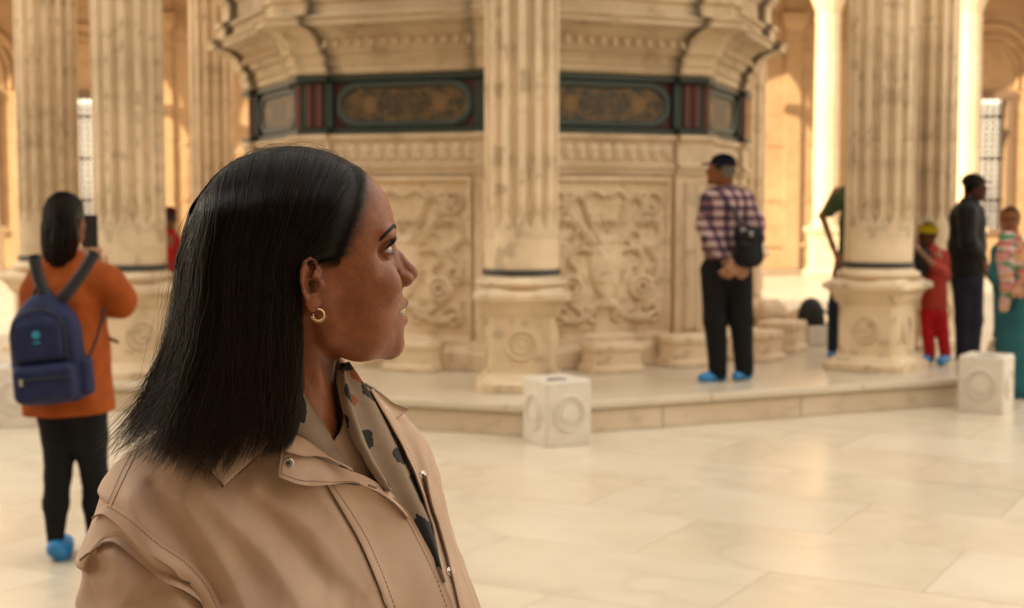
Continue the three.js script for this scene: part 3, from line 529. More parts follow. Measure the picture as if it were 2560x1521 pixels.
const noseF = (() => {
  const a = cap(8.75, 4.2, 0, 0.62, 10.42, 2.35, 0, 0.74), b = cap(10.42, 2.35, 0, 0.74, 11.62, 0.98, 0, 0.88), tip = ell(11.72, 0.66, 0, 1.0, 0.86, 1.05), wing = ell(10.75, 0.10, 1.12, 1.18, 0.86, 0.80), side = cap(9.4, 2.6, 0.7, 0.7, 10.4, 0.5, 1.0, 0.7), col = cap(11.8, 0.02, 0, 0.36, 10.6, -0.62, 0, 0.46), base = ell(9.8, 0.2, 0, 1.4, 1.0, 1.5);
  const hole = cap(11.5, -0.38, 0.68, 0.24, 10.55, -0.72, 1.12, 0.27), crease = cap(9.95, 0.95, 1.85, 0.12, 9.75, -0.35, 1.95, 0.14);
  return { add: (x, y, z) => { let d = smin(a(x, y, z), b(x, y, z), 0.5); d = smin(d, tip(x, y, z), 0.45); d = smin(d, side(x, y, z), 0.6); d = smin(d, col(x, y, z), 0.4); d = smin(d, base(x, y, z), 0.6); return smin(d, wing(x, y, z), 0.34); }, hole, crease };
})();
const lips = (() => {
  const c = (pts, r) => { const s = []; for (let i = 0; i + 1 < pts.length; i++) s.push(cap(...pts[i], r[i], ...pts[i + 1], r[i + 1])); return (x, y, z) => { let d = 9; for (const q of s) d = Math.min(d, q(x, y, z)); return d; }; };
  return {
    up: c([[11.05, -2.54, 0], [11.1, -2.51, 0.35], [10.78, -2.60, 1.2], [10.12, -2.88, 2.0], [9.40, -3.22, 2.75]], [0.44, 0.47, 0.44, 0.34, 0.18]),
    low: c([[10.92, -4.46, 0], [10.82, -4.45, 0.7], [10.45, -4.34, 1.4], [9.92, -3.98, 2.1], [9.40, -3.32, 2.75]], [0.58, 0.58, 0.52, 0.38, 0.16]),
    mouth: ell(10.2, -3.50, 0, 2.3, 0.50, 2.85),
  };
})();
const earF = (() => {                                                        // the ear lies in a plane whose back edge stands off the head
  const zE = (x) => 6.95 - 0.36 * (x + 0.2), o = (x, y) => [x, y, 0];
  const P = (pts, r) => { const q = []; for (let i = 0; i + 1 < pts.length; i++) q.push(cap(...pts[i], r[i] ?? r, ...pts[i + 1], r[i + 1] ?? r)); return (x, y, z) => { let d = 9; for (const g of q) d = smin(d, g(x, y, z), 0.12); return d; }; };
  const upper = ell(-0.95, 0.75, -0.15, 1.16, 2.05, 0.60), lobe = ell(-0.72, -1.75, 0.02, 0.86, 1.32, 0.32), root = ell(-0.5, 0.1, -0.95, 1.15, 2.1, 0.85);
  const rim = P([[-0.15, 1.5, 0.12], [-0.45, 2.25, 0.22], [-1.1, 2.62, 0.28], [-1.68, 2.2, 0.30], [-1.98, 1.3, 0.30], [-2.0, 0.3, 0.26], [-1.82, -0.7, 0.22], [-1.5, -1.5, 0.16]], 0.23);
  const groove = P([[-1.0, 2.0, 0.24], [-0.84, 1.6, 0.20], [-1.08, 0.95, 0.24], [-1.36, 0.45, 0.24], [-1.36, -0.2, 0.18], [-1.05, -0.68, 0.12], [-0.35, -0.72, 0.08], [0.02, -0.92, 0.1]], [0.34, 0.36, 0.26, 0.28, 0.38, 0.42, 0.34, 0.22]);
  const concha = ell(-0.66, -0.10, 0.20, 0.68, 0.66, 0.95), canal = cap(-0.42, 0.05, 0.25, 0.42, 0.05, 0.12, -1.3, 0.36), trag = ell(0.12, -0.18, 0.22, 0.36, 0.48, 0.34), bump = ell(-0.62, 0.95, 0.20, 0.34, 0.55, 0.28);
  return (x, y, z) => {
    const ax = x + 1, ay = y - 0, az = z - 7; if (ax * ax + ay * ay + az * az > 25) return Math.sqrt(ax * ax + ay * ay + az * az) - 3.6;
    const Z = (z - zE(x)) * 0.94, Y = y - 0.25;
    let d = smin(upper(x, Y, Z), lobe(x, Y, Z), 0.5); d = smin(d, root(x, Y, Z), 0.4); d = smin(d, rim(x, Y, Z), 0.22); d = smin(d, bump(x, Y, Z), 0.2);
    d = smax(d, -groove(x, Y, Z), 0.16); d = smax(d, -concha(x, Y, Z), 0.2); d = smin(d, trag(x, Y, Z), 0.2);
    return smax(d, -canal(x, Y, Z), 0.14);
  };
})();
const neckF = (() => {
  const n = cap(-2.4, -1.5, 0, 4.6, -2.5, -15.5, 0, 5.1), flare = cap(-2.4, -15, 0, 5.0, -3.5, -22, 0, 6.0), scm = cap(-1.4, -3.2, 4.7, 0.7, 2.0, -18.5, 1.6, 0.8), chest = cap(0.6, -21.0, -1, 3.0, 2.5, -30, -3, 4.0), lar = cap(2.4, -7.5, 0, 1.0, 2.0, -12.5, 0, 0.5), nape = cap(-4.4, 1, 0, 3.6, -4.8, -12, 0, 3.4);
  return (x, y, z) => { let d = smin(n(x, y, z), flare(x, y, z), 3); d = smin(d, nape(x, y, z), 2); d = smin(d, scm(x, y, z), 1.2); d = smin(d, chest(x, y, z), 3.5); return smin(d, lar(x, y, z), 1.6); };
})();
const eyeBall = ell(EYEC[0], EYEC[1], EYEC[2], EYER, EYER, EYER);
const lidBall = (() => { const e = ell(EYEC[0], EYEC[1], EYEC[2], EYER + 0.14, EYER + 0.14, EYER + 0.14); return e; })();
const slit = (x, y, z) => {                                                  // the opening between the lids, an almond that rises outward
  const dx = x - EYEC[0], dy = y - EYEC[1] - 0.10, dz = z - EYEC[2], az = Math.atan2(dz, dx) - 0.26, el = Math.atan2(dy, Math.hypot(dx, dz)) + 0.17 * az, w = 1 - (az / 1.22) ** 2;
  return (w <= 0 ? 0.2 : Math.max(el - 0.36 * Math.sqrt(w), -el - 0.21 * Math.sqrt(w))) * 1.2;
};
const lowLid = cap(8.72, 2.78, 2.6, 0.26, 8.1, 2.72, 4.0, 0.22), browF = (x, y, z) => { let d = 9; for (let i = 0; i + 1 < BROW.length; i++) { const a = BROW[i], b = BROW[i + 1], dx = b[0] - a[0], dy = b[1] - a[1], t = clamp(((x - a[0]) * dx + (y - a[1]) * dy) / (dx * dx + dy * dy), 0, 1); d = Math.min(d, Math.hypot(x - a[0] - dx * t, y - a[1] - dy * t)); } return d; };
const BROW = [[7.15, 4.65], [7.75, 5.35], [8.5, 5.85], [9.15, 6.05], [9.8, 5.9]];
const socketF = blend(0.8, ell(9.7, 3.6, 2.9, 1.8, 1.0, 1.8), ell(8.6, 3.35, 4.7, 1.6, 0.8, 1.3)), foldF = cap(9.95, 0.1, 2.25, 0.08, 9.7, -2.0, 3.0, -0.10);
function headF(x, y, z) {
  const az = Math.abs(z);
  let d = skull(x, y, az);
  d = smax(d, -socketF(x, y, az), 1.0);
  d = smin(d, noseF.add(x, y, az), 0.7);
  d = smin(d, lidBall(x, y, az), 0.3); d = smin(d, lowLid(x, y, az), 0.3);
  d = smin(d, lips.up(x, y, az), 0.45); d = smin(d, lips.low(x, y, az), 0.5);
  d = smax(d, -lips.mouth(x, y, az), 0.22);
  d = smax(d, -noseF.hole(x, y, az), 0.2); d = smax(d, -noseF.crease(x, y, az), 0.35);
  d = smax(d, -foldF(x, y, az), 0.8);
  d = smin(d, neckF(x, y, az), 1.3);
  d = smax(d, -Math.max(slit(x, y, az), eyeBall(x, y, az) - 0.6), 0.08);
  d = smin(d, earF(x, y, az), 0.25);
  return d;
}
// where hair grows: below zero inside the hairline (seen from the side)
function hairline(x, y, z) {
  const edge = table([[-3, -1.6], [1.5, -1.0], [2.3, 0.0], [2.9, 2.2], [4, 2.9], [5.9, 3.6], [7.9, 4.5], [9.5, 5.0], [11.6, 5.9], [14, 6.4]], y, 1);
  return x - edge + 0.10 * Math.max(0, 4 - Math.abs(z)) * 0.2;
}
const skinCol = (x, y, z, nx, ny, nz) => {
  const az = Math.abs(z), n = fbm(x * 1.1, y * 1.1, z * 1.1, 4), n2 = fbm(x * 5, y * 5, z * 5, 3);
  let c = [0.232, 0.076, 0.031]; const k = 1 + 0.30 * n + 0.14 * n2; c = c.map(q => q * k);
  const mixTo = (t, a) => { c = c.map((q, i) => lerp(q, t[i], a)); };
  const freckle = sstep(0.30, 0.42, fbm(x * 6.1 + 7, y * 6.1, z * 6.1, 2)); mixTo([0.075, 0.028, 0.015], 0.4 * freckle);
  const lu = lips.up(x, y, az), ll = lips.low(x, y, az);
  if (y > -5.4 && y < -1.4 && x > 8.4) { mixTo([0.125, 0.044, 0.033], 0.85 * sstep(0.14, 0.02, lu)); mixTo([0.185, 0.064, 0.052], 0.9 * sstep(0.14, 0.02, ll)); }
  if (lips.mouth(x, y, az) < 0.12 && x > 7) mixTo([0.08, 0.025, 0.02], sstep(0.12, -0.1, lips.mouth(x, y, az)) * sstep(0.05, 0.3, Math.min(lu, ll)));
  const rim = Math.max(slit(x, y, az)); if (x > 7.2 && eyeBall(x, y, az) < 0.3) mixTo([0.035, 0.018, 0.013], sstep(0.14, 0.0, Math.abs(rim)) * (y > EYEC[1] ? 1 : 0.6));
  mixTo([0.03, 0.016, 0.011], 0.75 * sstep(0.30, 0.05, browF(x, y, az) + 0.1 * n2) * (x > 6.5 && y > 4 && y < 7 ? 1 : 0));
  const h = hairline(x, y, z) + 0.35 * n + 0.25 * n2; if (y > -0.8 && !(earF(x, y, az) < 0.15 && az > 6.6)) mixTo([0.012, 0.009, 0.008], Math.pow(sstep(3.0, -0.5, h), 1.8));
  return c;
};
const pores = texture(512, (u, v) => { const h = 0.5 + 0.3 * fbm(u * 64, v * 64, 2, 2, 64) + 0.25 * fbm(u * 20, v * 20, 9, 2, 20); return [h, h, h]; }, false); pores.repeat.set(14, 14);
const skin = mat({ vertexColors: true, roughness: 0.41, specularIntensity: 0.55, bumpMap: pores, bumpScale: 0.00022 });
const herSpot = HC.clone(); herSpot.y = 0;
const woman = thing('person', 'woman in front in beige coat, dark straight shoulder hair, seen in profile facing right', 'person');
{
  const g = fieldMesh(headF, [-12, -36, -11], [13.5, 15.5, 11], 0.17, { color: skinCol, place: headPt });
  part('body', g, skin, woman);
  for (const s of [1, -1]) {
    const eg = new THREE.SphereGeometry(EYER, 48, 32), p = eg.attributes.position, col = [], look = V(0.90, 0.10, 0.42 * s - 0.04).normalize();
    for (let i = 0; i < p.count; i++) { const q = V().fromBufferAttribute(p, i).normalize(), a = Math.acos(clamp(q.dot(look), -1, 1)); const c = a < 0.15 ? [0.004, 0.003, 0.003] : a < 0.44 ? (a > 0.40 ? [0.012, 0.007, 0.005] : [0.06, 0.028, 0.012]) : [0.34, 0.30, 0.27]; col.push(...c); const w = headPt(EYEC[0] + q.x * EYER, EYEC[1] + q.y * EYER, EYEC[2] * s + q.z * EYER); p.setXYZ(i, w.x, w.y, w.z); }
    eg.setAttribute('color', new THREE.Float32BufferAttribute(col, 3)); eg.computeVertexNormals();
    part('eye', eg, mat({ vertexColors: true, roughness: 0.12, clearcoat: 1, clearcoatRoughness: 0.04 }), woman);
  }
  const tm = plain(0.76, 0.68, 0.56, 0.2);
  for (let k = -6; k <= 5; k++) { const a = (k + 0.5) * 0.215, x = 8.22 + Math.cos(a) * 2.78, z = Math.sin(a) * 2.35, g2 = new THREE.SphereGeometry(1, 14, 12), p = g2.attributes.position, w = Math.abs(k + 0.5) < 1 ? 0.29 : 0.25; for (let i = 0; i < p.count; i++) { const qx = Math.sign(p.getX(i)) * Math.abs(p.getX(i)) ** 0.8 * 0.22, qy = Math.sign(p.getY(i)) * Math.abs(p.getY(i)) ** 0.7 * 0.48, qz = Math.sign(p.getZ(i)) * Math.abs(p.getZ(i)) ** 0.7 * w, w3 = headPt(x + qx * Math.cos(a) - qz * Math.sin(a), -3.30 + qy + Math.abs(a) * 0.06, z + qx * Math.sin(a) + qz * Math.cos(a)); p.setXYZ(i, w3.x, w3.y, w3.z); } g2.computeVertexNormals(); part('tooth', g2, tm, woman); }
}
// a ray from the eye of the camera to a surface given by a field over the place (metres)
function hit(px, py, f, near = 1.0, far = 2.4) {
  const r = ray(px, py).normalize(); let t = near;
  for (let i = 0; i < 160; i++) { const p = r.clone().multiplyScalar(t).add(camera.position), d = f(p.x, p.y, p.z); if (d < 0.0002) return p; t += Math.max(d * 0.7, 0.0003); if (t > far) return null; }
  return null;
}
const grad = (f, p, e = 0.001) => V(f(p.x + e, p.y, p.z) - f(p.x - e, p.y, p.z), f(p.x, p.y + e, p.z) - f(p.x, p.y - e, p.z), f(p.x, p.y, p.z + e) - f(p.x, p.y, p.z - e)).normalize();
const headW = (x, y, z) => { const q = toHead(V(x, y, z)); return headF(...q) * 0.01; };
// ---------------------------------------------------------------- her coat: one padded surface with drapery, then the collar, lapels, placket and scarf laid over it
const fabric = (base, o = {}) => { const t = texture(256, (u, v) => { const w = 0.5 + 0.25 * Math.sin(u * 402) + 0.25 * Math.sin(v * 402), n = fbm(u * 6, v * 6, 4, 4, 6), k = 1 + 0.05 * (w - 0.5) + 0.10 * n; return base.map(c => c * k); }); t.repeat.set(8, 8); return mat({ map: t, roughness: 0.72, sheen: 0.25, sheenRoughness: 0.6, sheenColor: lin(0.6, 0.5, 0.4), specularIntensity: 0.6, ...o }); };
const coatMat = fabric([0.50, 0.345, 0.245]), liningMat = fabric([0.46, 0.31, 0.218]);
const coatF = (() => {
  const N = at(436, 1310, 1.49), F = at(922, 1195, 1.69), C = at(690, 1110, 1.60), S = N.clone().sub(F).setY(0).normalize(), T = V(-S.z, 0, S.x).multiplyScalar(-1), U = V(0, 1, 0); if (T.z < 0) T.multiplyScalar(-1);
  const P = (s, u, t) => C.clone().addScaledVector(S, s).addScaledVector(U, u).addScaledVector(T, t), ax = [S, U, T];
  const list = [
    [capV(N, 0.070, C, 0.080), 0.05], [capV(F, 0.062, C, 0.080), 0.05], [capV(P(0, 0.045, 0.02), 0.065, N, 0.055), 0.05], [capV(P(0, 0.045, 0.02), 0.065, F, 0.05), 0.05],
    [ellV(P(0, -0.24, 0.015), 0.200, 0.30, 0.135, ax), 0.07], [ellV(P(0.02, -0.60, 0.0), 0.215, 0.42, 0.15, ax), 0.08],
    [ellV(P(0.085, -0.235, 0.105), 0.085, 0.10, 0.075, ax), 0.07], [ellV(P(-0.085, -0.235, 0.105), 0.085, 0.10, 0.07, ax), 0.07],
    [capV(N, 0.074, at(292, 1780, 1.44), 0.082), 0.05], [capV(F, 0.066, at(1112, 1720, 1.66), 0.072), 0.05],
  ];
  const ridges = [], R = (h, w, ...pts) => ridges.push({ h, w, p: pts.map(([x, y]) => { const q = at(x, y, 1.44); return [q.x, q.y]; }) });
  R(0.0075, 0.016, [410, 1120], [546, 1245], [678, 1393], [780, 1540]); R(0.0085, 0.013, [345, 1232], [423, 1376], [500, 1540]); R(0.006, 0.018, [640, 1225], [760, 1330], [880, 1480], [940, 1570]);
  R(0.005, 0.010, [470, 1230], [560, 1370], [640, 1530]); R(0.004, 0.010, [770, 1240], [850, 1360], [930, 1500]); R(-0.006, 0.009, [390, 1210], [470, 1330], [560, 1490]); R(-0.004, 0.010, [560, 1200], [680, 1320], [800, 1480]);
  R(0.009, 0.012, [195, 1405], [236, 1366], [300, 1372], [380, 1425]); R(0.006, 0.014, [190, 1500], [230, 1430], [300, 1440]); R(0.005, 0.012, [300, 1530], [360, 1450], [440, 1490]);
  R(0.005, 0.010, [1030, 1060], [1075, 1160], [1090, 1290]); R(0.004, 0.010, [1080, 1230], [1130, 1370], [1180, 1520]); R(-0.005, 0.008, [1050, 1180], [1100, 1330], [1140, 1500]);
  const seamA = [[170, 1268], [246, 1275], [268, 1288], [326, 1331], [379, 1384], [458, 1442], [520, 1550]].map(([x, y]) => { const q = at(x, y, 1.40); return [q.x, q.y]; }), seamB = [[180, 1455], [205, 1395], [234, 1367], [295, 1362], [380, 1415], [467, 1477], [520, 1560]].map(([x, y]) => { const q = at(x, y, 1.38); return [q.x, q.y]; });
  const below = (tab, x, y) => table(tab, x, 1) - y;
  const f = (x, y, z) => {
    let d = list[0][0](x, y, z); for (let i = 1; i < list.length; i++) d = smin(d, list[i][0](x, y, z), list[i][1]);
    if (d > 0.05 || d < -0.05) return d;
    for (const { h, w, p } of ridges) for (let best = 9, i = 0; i + 1 < p.length; i++) {
      const a = p[i], b = p[i + 1], dx = b[0] - a[0], dy = b[1] - a[1], t = clamp(((x - a[0]) * dx + (y - a[1]) * dy) / (dx * dx + dy * dy), 0, 1), q = Math.hypot(x - a[0] - dx * t, y - a[1] - dy * t); best = Math.min(best, q);
      if (i + 2 === p.length && best < w * 2.6) { const g = (0.85 * Math.exp(-best * best / (w * w * 1.2)) + 0.30 * Math.exp(-1.7 * Math.sqrt(best * best + 4e-6) / w)) * h; d -= g; }
    }
    d -= 0.0030 * fbm((x * 0.75 + y * 0.65) * 26, (x * 0.65 - y * 0.75) * 7, z * 10, 3) + 0.0012 * fbm(x * 60, y * 30, z * 40, 2);
    if (x < -0.28 && z > -1.56) { d += 0.005 * sstep(-0.003, 0.004, below(seamA, x, y)); d += 0.006 * sstep(-0.003, 0.005, below(seamB, x, y)); }
    return d;
  };
  f.axes = { S, U, T, P, N, F, C, seamA };
  return f;
})();
const neckCut = cap(-2.3, 2, 0, 5.9, -2.3, -14.5, 0, 6.3), neckHole = (x, y, z) => { const q = toHead(V(x, y, z)); return neckCut(q[0], q[1], q[2]) * 0.01; };
const openCut = (() => { const a = at(812, 1000, 1.49), b = at(858, 1115, 1.47), c = at(897, 1182, 1.47), g1 = capV(a, 0.035, b, 0.024), g2 = capV(b, 0.024, c, 0.012); return (x, y, z) => Math.min(g1(x, y, z), g2(x, y, z)); })();
const coatSolid = (x, y, z) => smax(smax(coatF(x, y, z), -neckHole(x, y, z), 0.006), -openCut(x, y, z), 0.01);
const overSkin = (x, y, z) => Math.min(coatF(x, y, z), headW(x, y, z));
function patch(name, L, R, nu, nv, o) {                                     // a strip of cloth lying over a surface, with thickness; L and R are its two long edges
  const rows = [];
  for (let j = 0; j <= nv; j++) { const t = j / nv, a = spline(L, t), b = spline(R, t), row = []; for (let i = 0; i <= nu; i++) { const s = i / nu, px = lerp(a[0], b[0], s), py = lerp(a[1], b[1], s), h = hit(px, py, o.f || coatF); row.push({ px, py, d: h ? camera.position.z - h.z : null, n: h ? grad(o.f || coatF, h, 0.004) : null }); } rows.push(row); }
  for (const row of rows) { let last = null; for (const c of row) { if (c.d !== null) last = c.d; else if (last !== null) c.d = last + 0.002; } last = null; for (const c of [...row].reverse()) { if (c.d !== null) last = c.d; else c.d = last; } }
  for (let j = 0; j <= nv; j++) if (rows[j][0].d === null) rows[j].forEach((c, i) => c.d = (rows[Math.max(0, j - 1)][i].d ?? o.depth ?? 1.55));
  for (let k = 0; k < (o.smooth ?? 3); k++) { const D = rows.map(r => r.map(c => c.d)); for (let j = 0; j <= nv; j++) for (let i = 0; i <= nu; i++) { let s = D[j][i] * 2, w = 2; for (const [a, b] of [[1, 0], [-1, 0], [0, 1], [0, -1]]) { const q = D[j + a]?.[i + b]; if (q !== undefined) { s += q; w++; } } rows[j][i].d = s / w; } }
  const P = rows.map((r, j) => r.map((c, i) => { const p = at(c.px, c.py, c.d), to = camera.position.clone().sub(p).normalize(), n = (o.flat ? to : c.n || to).clone().lerp(to, 0.5).normalize(); return p.addScaledVector(n, o.lift ? o.lift(i / nu, j / nv) : 0.003); }));
  const top = gridGeo(nu, nv, (s, t) => { const p = P[Math.round(t * nv)][Math.round(s * nu)]; return [p.x, p.y, p.z]; });
  let nr = top.attributes.normal, c0 = P[Math.floor(nv / 2)][Math.floor(nu / 2)], flip = V().fromBufferAttribute(nr, Math.floor(nv / 2) * (nu + 1) + Math.floor(nu / 2)).dot(camera.position.clone().sub(c0)) < 0;
  if (flip) { const a = top.index.array; for (let i = 0; i < a.length; i += 3) { const t = a[i]; a[i] = a[i + 1]; a[i + 1] = t; } for (let i = 0; i < nr.count; i++) nr.setXYZ(i, -nr.getX(i), -nr.getY(i), -nr.getZ(i)); }
  const th = o.th ?? 0.0025, n = (nu + 1) * (nv + 1), pos = [...top.attributes.position.array], nor = [...nr.array], uv = [], idx = [...top.index.array], W = o.w ?? 0.1, H = o.h ?? 0.2;
  for (let i = 0; i < n; i++) uv.push(top.attributes.uv.getX(i) * W, top.attributes.uv.getY(i) * H);
  for (let i = 0; i < n; i++) { pos.push(pos[i * 3] - nor[i * 3] * th, pos[i * 3 + 1] - nor[i * 3 + 1] * th, pos[i * 3 + 2] - nor[i * 3 + 2] * th); nor.push(-nor[i * 3], -nor[i * 3 + 1], -nor[i * 3 + 2]); uv.push(uv[i * 2], uv[i * 2 + 1]); }
  const m = top.index.count; for (let i = 0; i < m; i += 3) idx.push(idx[i] + n, idx[i + 2] + n, idx[i + 1] + n);
  const loop = []; for (let i = 0; i < nu; i++) loop.push(i); for (let j = 0; j < nv; j++) loop.push(j * (nu + 1) + nu); for (let i = nu; i > 0; i--) loop.push(nv * (nu + 1) + i); for (let j = nv; j > 0; j--) loop.push(j * (nu + 1));
  loop.forEach((a, k) => { const b = loop[(k + 1) % loop.length]; flip ? idx.push(a, b, b + n, a, b + n, a + n) : idx.push(a, b + n, b, a, a + n, b + n); });
  const g = new THREE.BufferGeometry(); g.setAttribute('position', new THREE.Float32BufferAttribute(pos, 3)); g.setAttribute('normal', new THREE.Float32BufferAttribute(nor, 3)); g.setAttribute('uv', new THREE.Float32BufferAttribute(uv, 2)); g.setIndex(idx);
  const mesh = part(name, g, o.m || coatMat, o.parent || woman); mesh.userData.grid = undefined;
  const bil = (s, t) => { const x = s * nu, y = t * nv, i = Math.min(nu - 1, Math.floor(x)), j = Math.min(nv - 1, Math.floor(y)), a = x - i, b = y - j; return P[j][i].clone().lerp(P[j][i + 1], a).lerp(P[j + 1][i].clone().lerp(P[j + 1][i + 1], a), b); };
  return { mesh, bil };
}
const stitchMat = plain(0.20, 0.135, 0.09, 0.8);
function stitches(pts, parent, len = 0.0032, r = 0.00034) {                   // a row of thread stitches along points of a surface
  const out = []; let acc = 0;
  for (let i = 0; i + 1 < pts.length; i++) { const d = pts[i].distanceTo(pts[i + 1]), n = Math.max(1, Math.round(d / (len * 1.5))); for (let k = 0; k < n; k++) { const a = pts[i].clone().lerp(pts[i + 1], k / n), b = pts[i].clone().lerp(pts[i + 1], (k + 0.62) / n); out.push(tube([a, b], r, r, 4)); } }
  part('stitching', out, stitchMat, parent);
}
function seamLine(pts, parent, r = 0.0004, lift = 0.0004, f = coatSolid) { const q = []; for (let i = 0; i <= 60; i++) { const p = spline(pts, i / 60), h = hit(p[0], p[1], f); if (h) q.push(h.addScaledVector(grad(f, h, 0.002), lift)); } if (q.length > 3) part('seam', tube(q, r, r, 5), stitchMat, parent); }
function surfaceLine(pts, n = 60, lift = 0.0005, f = coatSolid) { const q = []; for (let i = 0; i <= n; i++) { const p = spline(pts, i / n), h = hit(p[0], p[1], f); if (h) q.push(h.addScaledVector(grad(f, h, 0.002), lift)); } return q; }
const metal = mat({ color: lin(0.62, 0.60, 0.57), metalness: 1, roughness: 0.28 });
function snap(p, n, r, parent, hollow) {
  const q = new THREE.Quaternion().setFromUnitVectors(V(0, 0, 1), n), g = hollow ? [new THREE.TorusGeometry(r * 0.72, r * 0.22, 10, 28), new THREE.TorusGeometry(r * 0.42, r * 0.12, 8, 24)] : [new THREE.TorusGeometry(r * 0.80, r * 0.18, 10, 28), new THREE.SphereGeometry(r * 0.75, 20, 12).scale(1, 1, 0.35)];
  const b = part('snap_button', g, metal, parent); b.position.copy(p); b.quaternion.copy(q);
  const h = part('snap_hole', new THREE.CylinderGeometry(r * 0.26, r * 0.26, r * 0.35, 16).rotateX(Math.PI / 2), M.dark, b); h.position.z = r * 0.14;
}
const PXS = (list) => list;
{
  const coat = part('coat', fieldMesh(coatSolid, [-0.74, 0.72, -1.98], [0.14, 1.48, -1.16], 0.0033, { slack: 0.03 }), coatMat, woman);
  // scarf round the neck: the near fold, then the long far fold with its dark blotches
  const leopard = texture(512, (u, v) => {
    const x = u * 5, y = v * 5; let k = 0, rust = 0;
    for (let i = -1; i <= 1; i++) for (let j = -1; j <= 1; j++) { const X = Math.floor(x) + i, Y = Math.floor(y) + j, mx = ((X % 5) + 5) % 5, my = ((Y % 5) + 5) % 5, cx = X + 0.2 + 0.6 * hash(mx, my, 1), cy = Y + 0.2 + 0.6 * hash(mx, my, 2), a = hash(mx, my, 3) * 3.14, dx = x - cx, dy = y - cy, p = dx * Math.cos(a) + dy * Math.sin(a), q = -dx * Math.sin(a) + dy * Math.cos(a), r = 0.17 + 0.12 * hash(mx, my, 4), d = Math.hypot(p / 1.7, q) + 0.16 * fbm(x * 2.2, y * 2.2, 7, 2); if (hash(mx, my, 5) > 0.45) { if (d < r) k = 1; } else if (d < r * 0.9) rust = hash(mx, my, 6) > 0.8 ? 1 : 0; }
    const n = 1 + 0.12 * fbm(u * 40, v * 40, 3, 3), tw = 1 + 0.06 * Math.sin((u + v) * 900);
    const base = [0.245, 0.175, 0.122].map(c => c * n * tw), blk = [0.010, 0.010, 0.011], ru = [0.28, 0.075, 0.022];
    return k ? blk : rust ? ru : base;
  });
  leopard.repeat.set(3.4, 3.4);
  const scarfMat = mat({ map: leopard, roughness: 0.9, sheen: 0.4, sheenRoughness: 0.6, sheenColor: lin(0.4, 0.3, 0.22) });
  const liftR = (a, b, k = 0.006) => (s, t) => lerp(a, b, t) + k * Math.sin(Math.PI * s);
  patch('scarf', [[640, 985], [655, 1030], [690, 1090], [740, 1135], [812, 1168]], [[752, 982], [771, 1016], [813, 1078], [845, 1132], [872, 1180]], 22, 40, { f: overSkin, m: scarfMat, lift: (s, t) => 0.012 + 0.004 * Math.sin(Math.PI * s) - 0.006 * t, th: 0.004, w: 0.10, h: 0.13, smooth: 8 });
  const dots = [[0.6, 0.01, 0.5, 0.05, 1], [0.85, 0.085, 0.3, 0.035, 2], [0.86, 0.16, 0.22, 0.05, 1], [0.10, 0.30, 0.16, 0.035, 1], [0.24, 0.40, 0.22, 0.055, 1], [0.80, 0.51, 0.17, 0.045, 1], [0.90, 0.70, 0.16, 0.09, 1], [0.45, 0.88, 0.38, 0.075, 1], [0.30, 0.20, 0.14, 0.03, 2], [0.12, 0.62, 0.12, 0.03, 1]];
  const printed = texture(512, (u, v) => { const n = 1 + 0.12 * fbm(u * 12, v * 40, 3, 3), tw = 1 + 0.05 * Math.sin((u * 0.1 + v * 0.38) * 2600); let c = [0.245, 0.175, 0.122].map(q => q * n * tw); for (const [a, b, p, q, k] of dots) if (Math.hypot((u - a) / p, (v - b) / q) + 0.5 * fbm(u * 7, v * 24, 7, 3) < 1) c = k === 1 ? [0.010, 0.010, 0.011] : [0.26, 0.065, 0.02]; return c; });
  const printedMat = mat({ map: printed, roughness: 0.9, sheen: 0.4, sheenRoughness: 0.6, sheenColor: lin(0.4, 0.3, 0.22) });
  patch('scarf', [[828, 925], [838, 990], [858, 1070], [890, 1140], [935, 1215], [1010, 1330], [1085, 1470]], [[862, 918], [915, 990], [958, 1060], [1000, 1140], [1040, 1215], [1075, 1310], [1100, 1460]], 26, 60, { f: overSkin, m: printedMat, lift: (s, t) => 0.010 + 0.009 * Math.sin(Math.PI * s) + 0.003 * Math.sin(s * 9 + t * 3), th: 0.004, w: 1, h: 1, smooth: 8 });
  patch('scarf', [[838, 950], [846, 1015], [866, 1085], [900, 1160], [945, 1230]], [[850, 935], [868, 1010], [890, 1080], [920, 1150], [965, 1225]], 10, 36, { f: overSkin, m: scarfMat, lift: (s, t) => 0.015 + 0.007 * Math.sin(Math.PI * s), th: 0.004, w: 0.03, h: 0.22, smooth: 8 });
  // far side of the coat: its front edge, folded lapel and flap
  const far = patch('far_lapel', [[905, 985], [950, 1062], [990, 1132], [1028, 1210], [1060, 1300], [1082, 1400], [1100, 1530], [1180, 1800]], [[930, 975], [1000, 1040], [1045, 1120], [1075, 1200], [1110, 1300], [1150, 1400], [1200, 1530], [1262, 1800]], 22, 70, { lift: (s, t) => 0.018 - 0.012 * s + 0.003 * Math.sin(s * 7 + t * 5), th: 0.003, w: 0.08, h: 0.3, smooth: 6, parent: coat });
  patch('collar_flap', [[897, 968], [922, 1000], [948, 1030], [966, 1062]], [[912, 962], [950, 985], [985, 1012], [1022, 1024]], 14, 16, { lift: (s, t) => 0.020 + 0.012 * s, th: 0.0035, w: 0.05, h: 0.05, smooth: 60, flat: true, parent: coat });
  patch('front_edge', [[1046, 1195], [1062, 1262], [1085, 1340], [1108, 1430], [1130, 1530], [1190, 1800]], [[1062, 1190], [1085, 1260], [1115, 1345], [1145, 1440], [1175, 1530], [1230, 1800]], 8, 50, { lift: (s, t) => 0.020 - 0.008 * s, th: 0.0035, w: 0.02, h: 0.2, smooth: 6, parent: coat });
